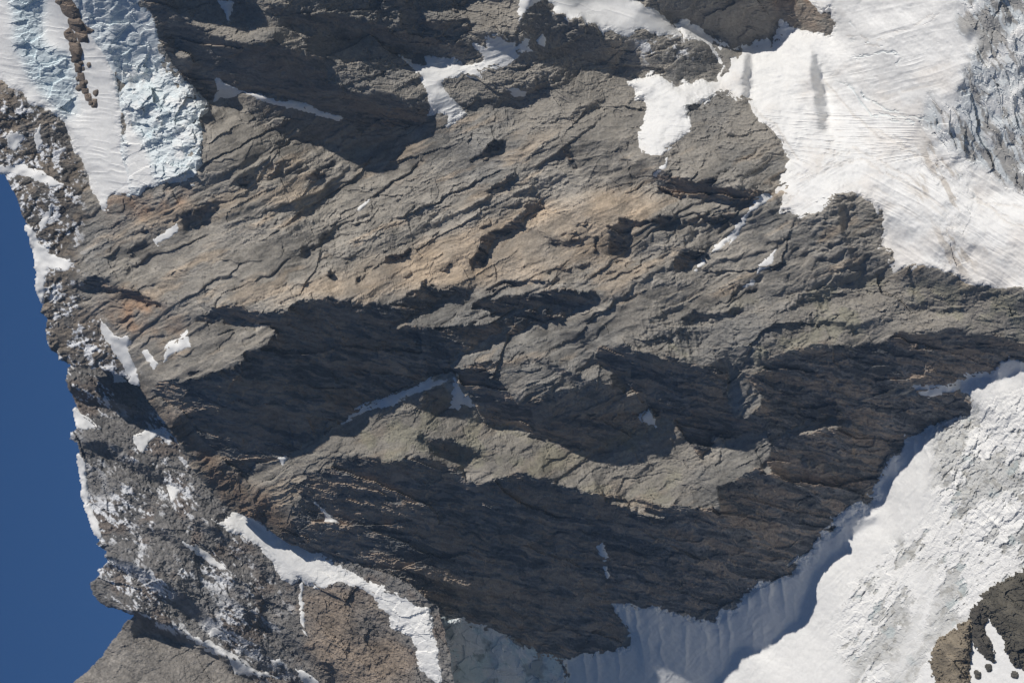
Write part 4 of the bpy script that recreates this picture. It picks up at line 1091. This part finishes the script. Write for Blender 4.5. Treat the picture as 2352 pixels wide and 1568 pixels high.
ribr = [
    ([(405, -60), (495, -60), (550, 110), (500, 128), (440, 90), (415, 20)], 'topmost and longest rock of the rib in the hanging snow'),
    ([(478, 138), (542, 128), (600, 198), (645, 213), (560, 234), (488, 192)], 'brown rock of the snow rib with a pointed end'),
    ([(448, 228), (480, 202), (524, 260), (512, 295), (458, 266)], 'nearer to the sky of the two rocks side by side in the snow rib'),
    ([(528, 232), (592, 240), (604, 290), (548, 284)], 'nearer to the icefall of the two rocks side by side in the snow rib'),
    ([(483, 298), (542, 298), (563, 350), (547, 434), (508, 422), (493, 340)], 'tall narrow rock in the middle of the snow rib'),
    ([(522, 446), (558, 452), (553, 504), (526, 494)], 'first small rock under the tall one in the snow rib'),
    ([(538, 506), (572, 504), (578, 564), (548, 554)], 'second small rock under the tall one in the snow rib'),
    ([(558, 566), (582, 570), (578, 604), (560, 598)], 'third small rock under the tall one in the snow rib'),
    ([(574, 612), (602, 618), (603, 643), (578, 643)], 'fourth small rock under the tall one in the snow rib'),
    ([(588, 645), (624, 655), (626, 694), (596, 688)], 'larger rock near the lower end of the snow rib'),
    ([(620, 698), (643, 704), (638, 724), (620, 718)], 'next to last tiny rock of the snow rib'),
    ([(643, 686), (664, 686), (660, 734), (638, 734)], 'last tiny rock at the lower end of the snow rib')]
for k, (pts, lab) in enumerate(ribr):
    rock_island('rib_rock', tile(0, 0, pts), HH, lab, 5, (0.22, 0.175, 0.14), 3200 + 5 * k, 'rock', 1.0, 'rocks of the rib in the hanging snow', 3, 0.9)

rng = np.random.default_rng(5)
for k in range(16):
    t = rng.random()
    bx = 430 + 190 * t + rng.normal() * 34
    by = 20 + 660 * t + rng.normal() * 20
    r = 9 + 9 * rng.random()
    pts = [(bx + r * (0.6 + 0.7 * rng.random()) * math.cos(a), by + r * (0.6 + 0.7 * rng.random()) * math.sin(a)) for a in (0.3, 1.6, 2.9, 4.0, 5.3)]
    rock_island('rock_fragment', tile(0, 0, pts), HH, 'tiny rock fragment lying loose in the snow beside the rock rib', 3, (0.20, 0.165, 0.135), 3400 + 5 * k, 'rock', 0.8, 'tiny fragments beside the snow rib', 2.5, 0.3)

# ------------------------------------------------------------------ valley floor out to the horizon
me = bpy.data.meshes.new('valley_floor')
zf = -640.0
n = 24
vv = []
ff = []
for j in range(n + 1):
    for i in range(n + 1):
        xx = (i / n - 0.5) * 60000
        yy = -35000 + j / n * 60000
        vv.append((xx, yy, zf - (0 if abs(xx) < 8000 and abs(yy) < 8000 else 15 * math.sin(i * 1.7) * math.cos(j * 2.3) + 15)))
for j in range(n):
    for i in range(n):
        a = j * (n + 1) + i
        ff.append((a, a + 1, a + n + 2, a + n + 1))
me.from_pydata(vv, [], ff)
m, nt, b = new_mat('valley_gravel')
nn = nt.nodes.new('ShaderNodeTexNoise')
nn.inputs['Scale'].default_value = 0.004
nn.inputs['Detail'].default_value = 6
g = nt.nodes.new('ShaderNodeNewGeometry')
nt.links.new(g.outputs['Position'], nn.inputs['Vector'])
cr = nt.nodes.new('ShaderNodeValToRGB')
cr.color_ramp.elements[0].color = (0.05, 0.055, 0.04, 1)
cr.color_ramp.elements[1].color = (0.13, 0.13, 0.12, 1)
nt.links.new(nn.outputs['Fac'], cr.inputs['Fac'])
nt.links.new(cr.outputs['Color'], b.inputs['Base Color'])
b.inputs['Roughness'].default_value = 0.9
me.materials.append(m)
ob = bpy.data.objects.new('valley_floor', me)
scene.collection.objects.link(ob)
tag(ob, 'grey gravel valley floor far below the mountain', None, 'structure')

# ------------------------------------------------------------------ thin blue air between the valley and the face
me = bpy.data.meshes.new('haze')
bpy.context.view_layer.update()
zz = [(o.matrix_world @ Vector(c)).z for o in scene.objects if o.type == 'MESH' for c in o.bound_box]
x0, x1, y0, y1, z0, z1 = -31000, 31000, -36000, 26000, min(zz) - 1, max(zz) + 15
me.from_pydata([(x0, y0, z0), (x1, y0, z0), (x1, y1, z0), (x0, y1, z0), (x0, y0, z1), (x1, y0, z1), (x1, y1, z1), (x0, y1, z1)], [],
               [(3, 2, 1, 0), (4, 5, 6, 7), (0, 1, 5, 4), (1, 2, 6, 5), (2, 3, 7, 6), (3, 0, 4, 7)])
m = bpy.data.materials.new('thin_air')
m.use_nodes = True
nt = m.node_tree
nt.nodes.remove(nt.nodes['Principled BSDF'])
pv = nt.nodes.new('ShaderNodeVolumePrincipled')
pv.inputs['Color'].default_value = (0.45, 0.68, 1.0, 1)
pv.inputs['Density'].default_value = 0.000013
pv.inputs['Anisotropy'].default_value = 0.0
nt.links.new(pv.outputs['Volume'], nt.nodes['Material Output'].inputs['Volume'])
me.materials.append(m)
ob = bpy.data.objects.new('haze', me)
scene.collection.objects.link(ob)
tag(ob, 'thin blue haze in the air before the mountain', None, 'stuff')
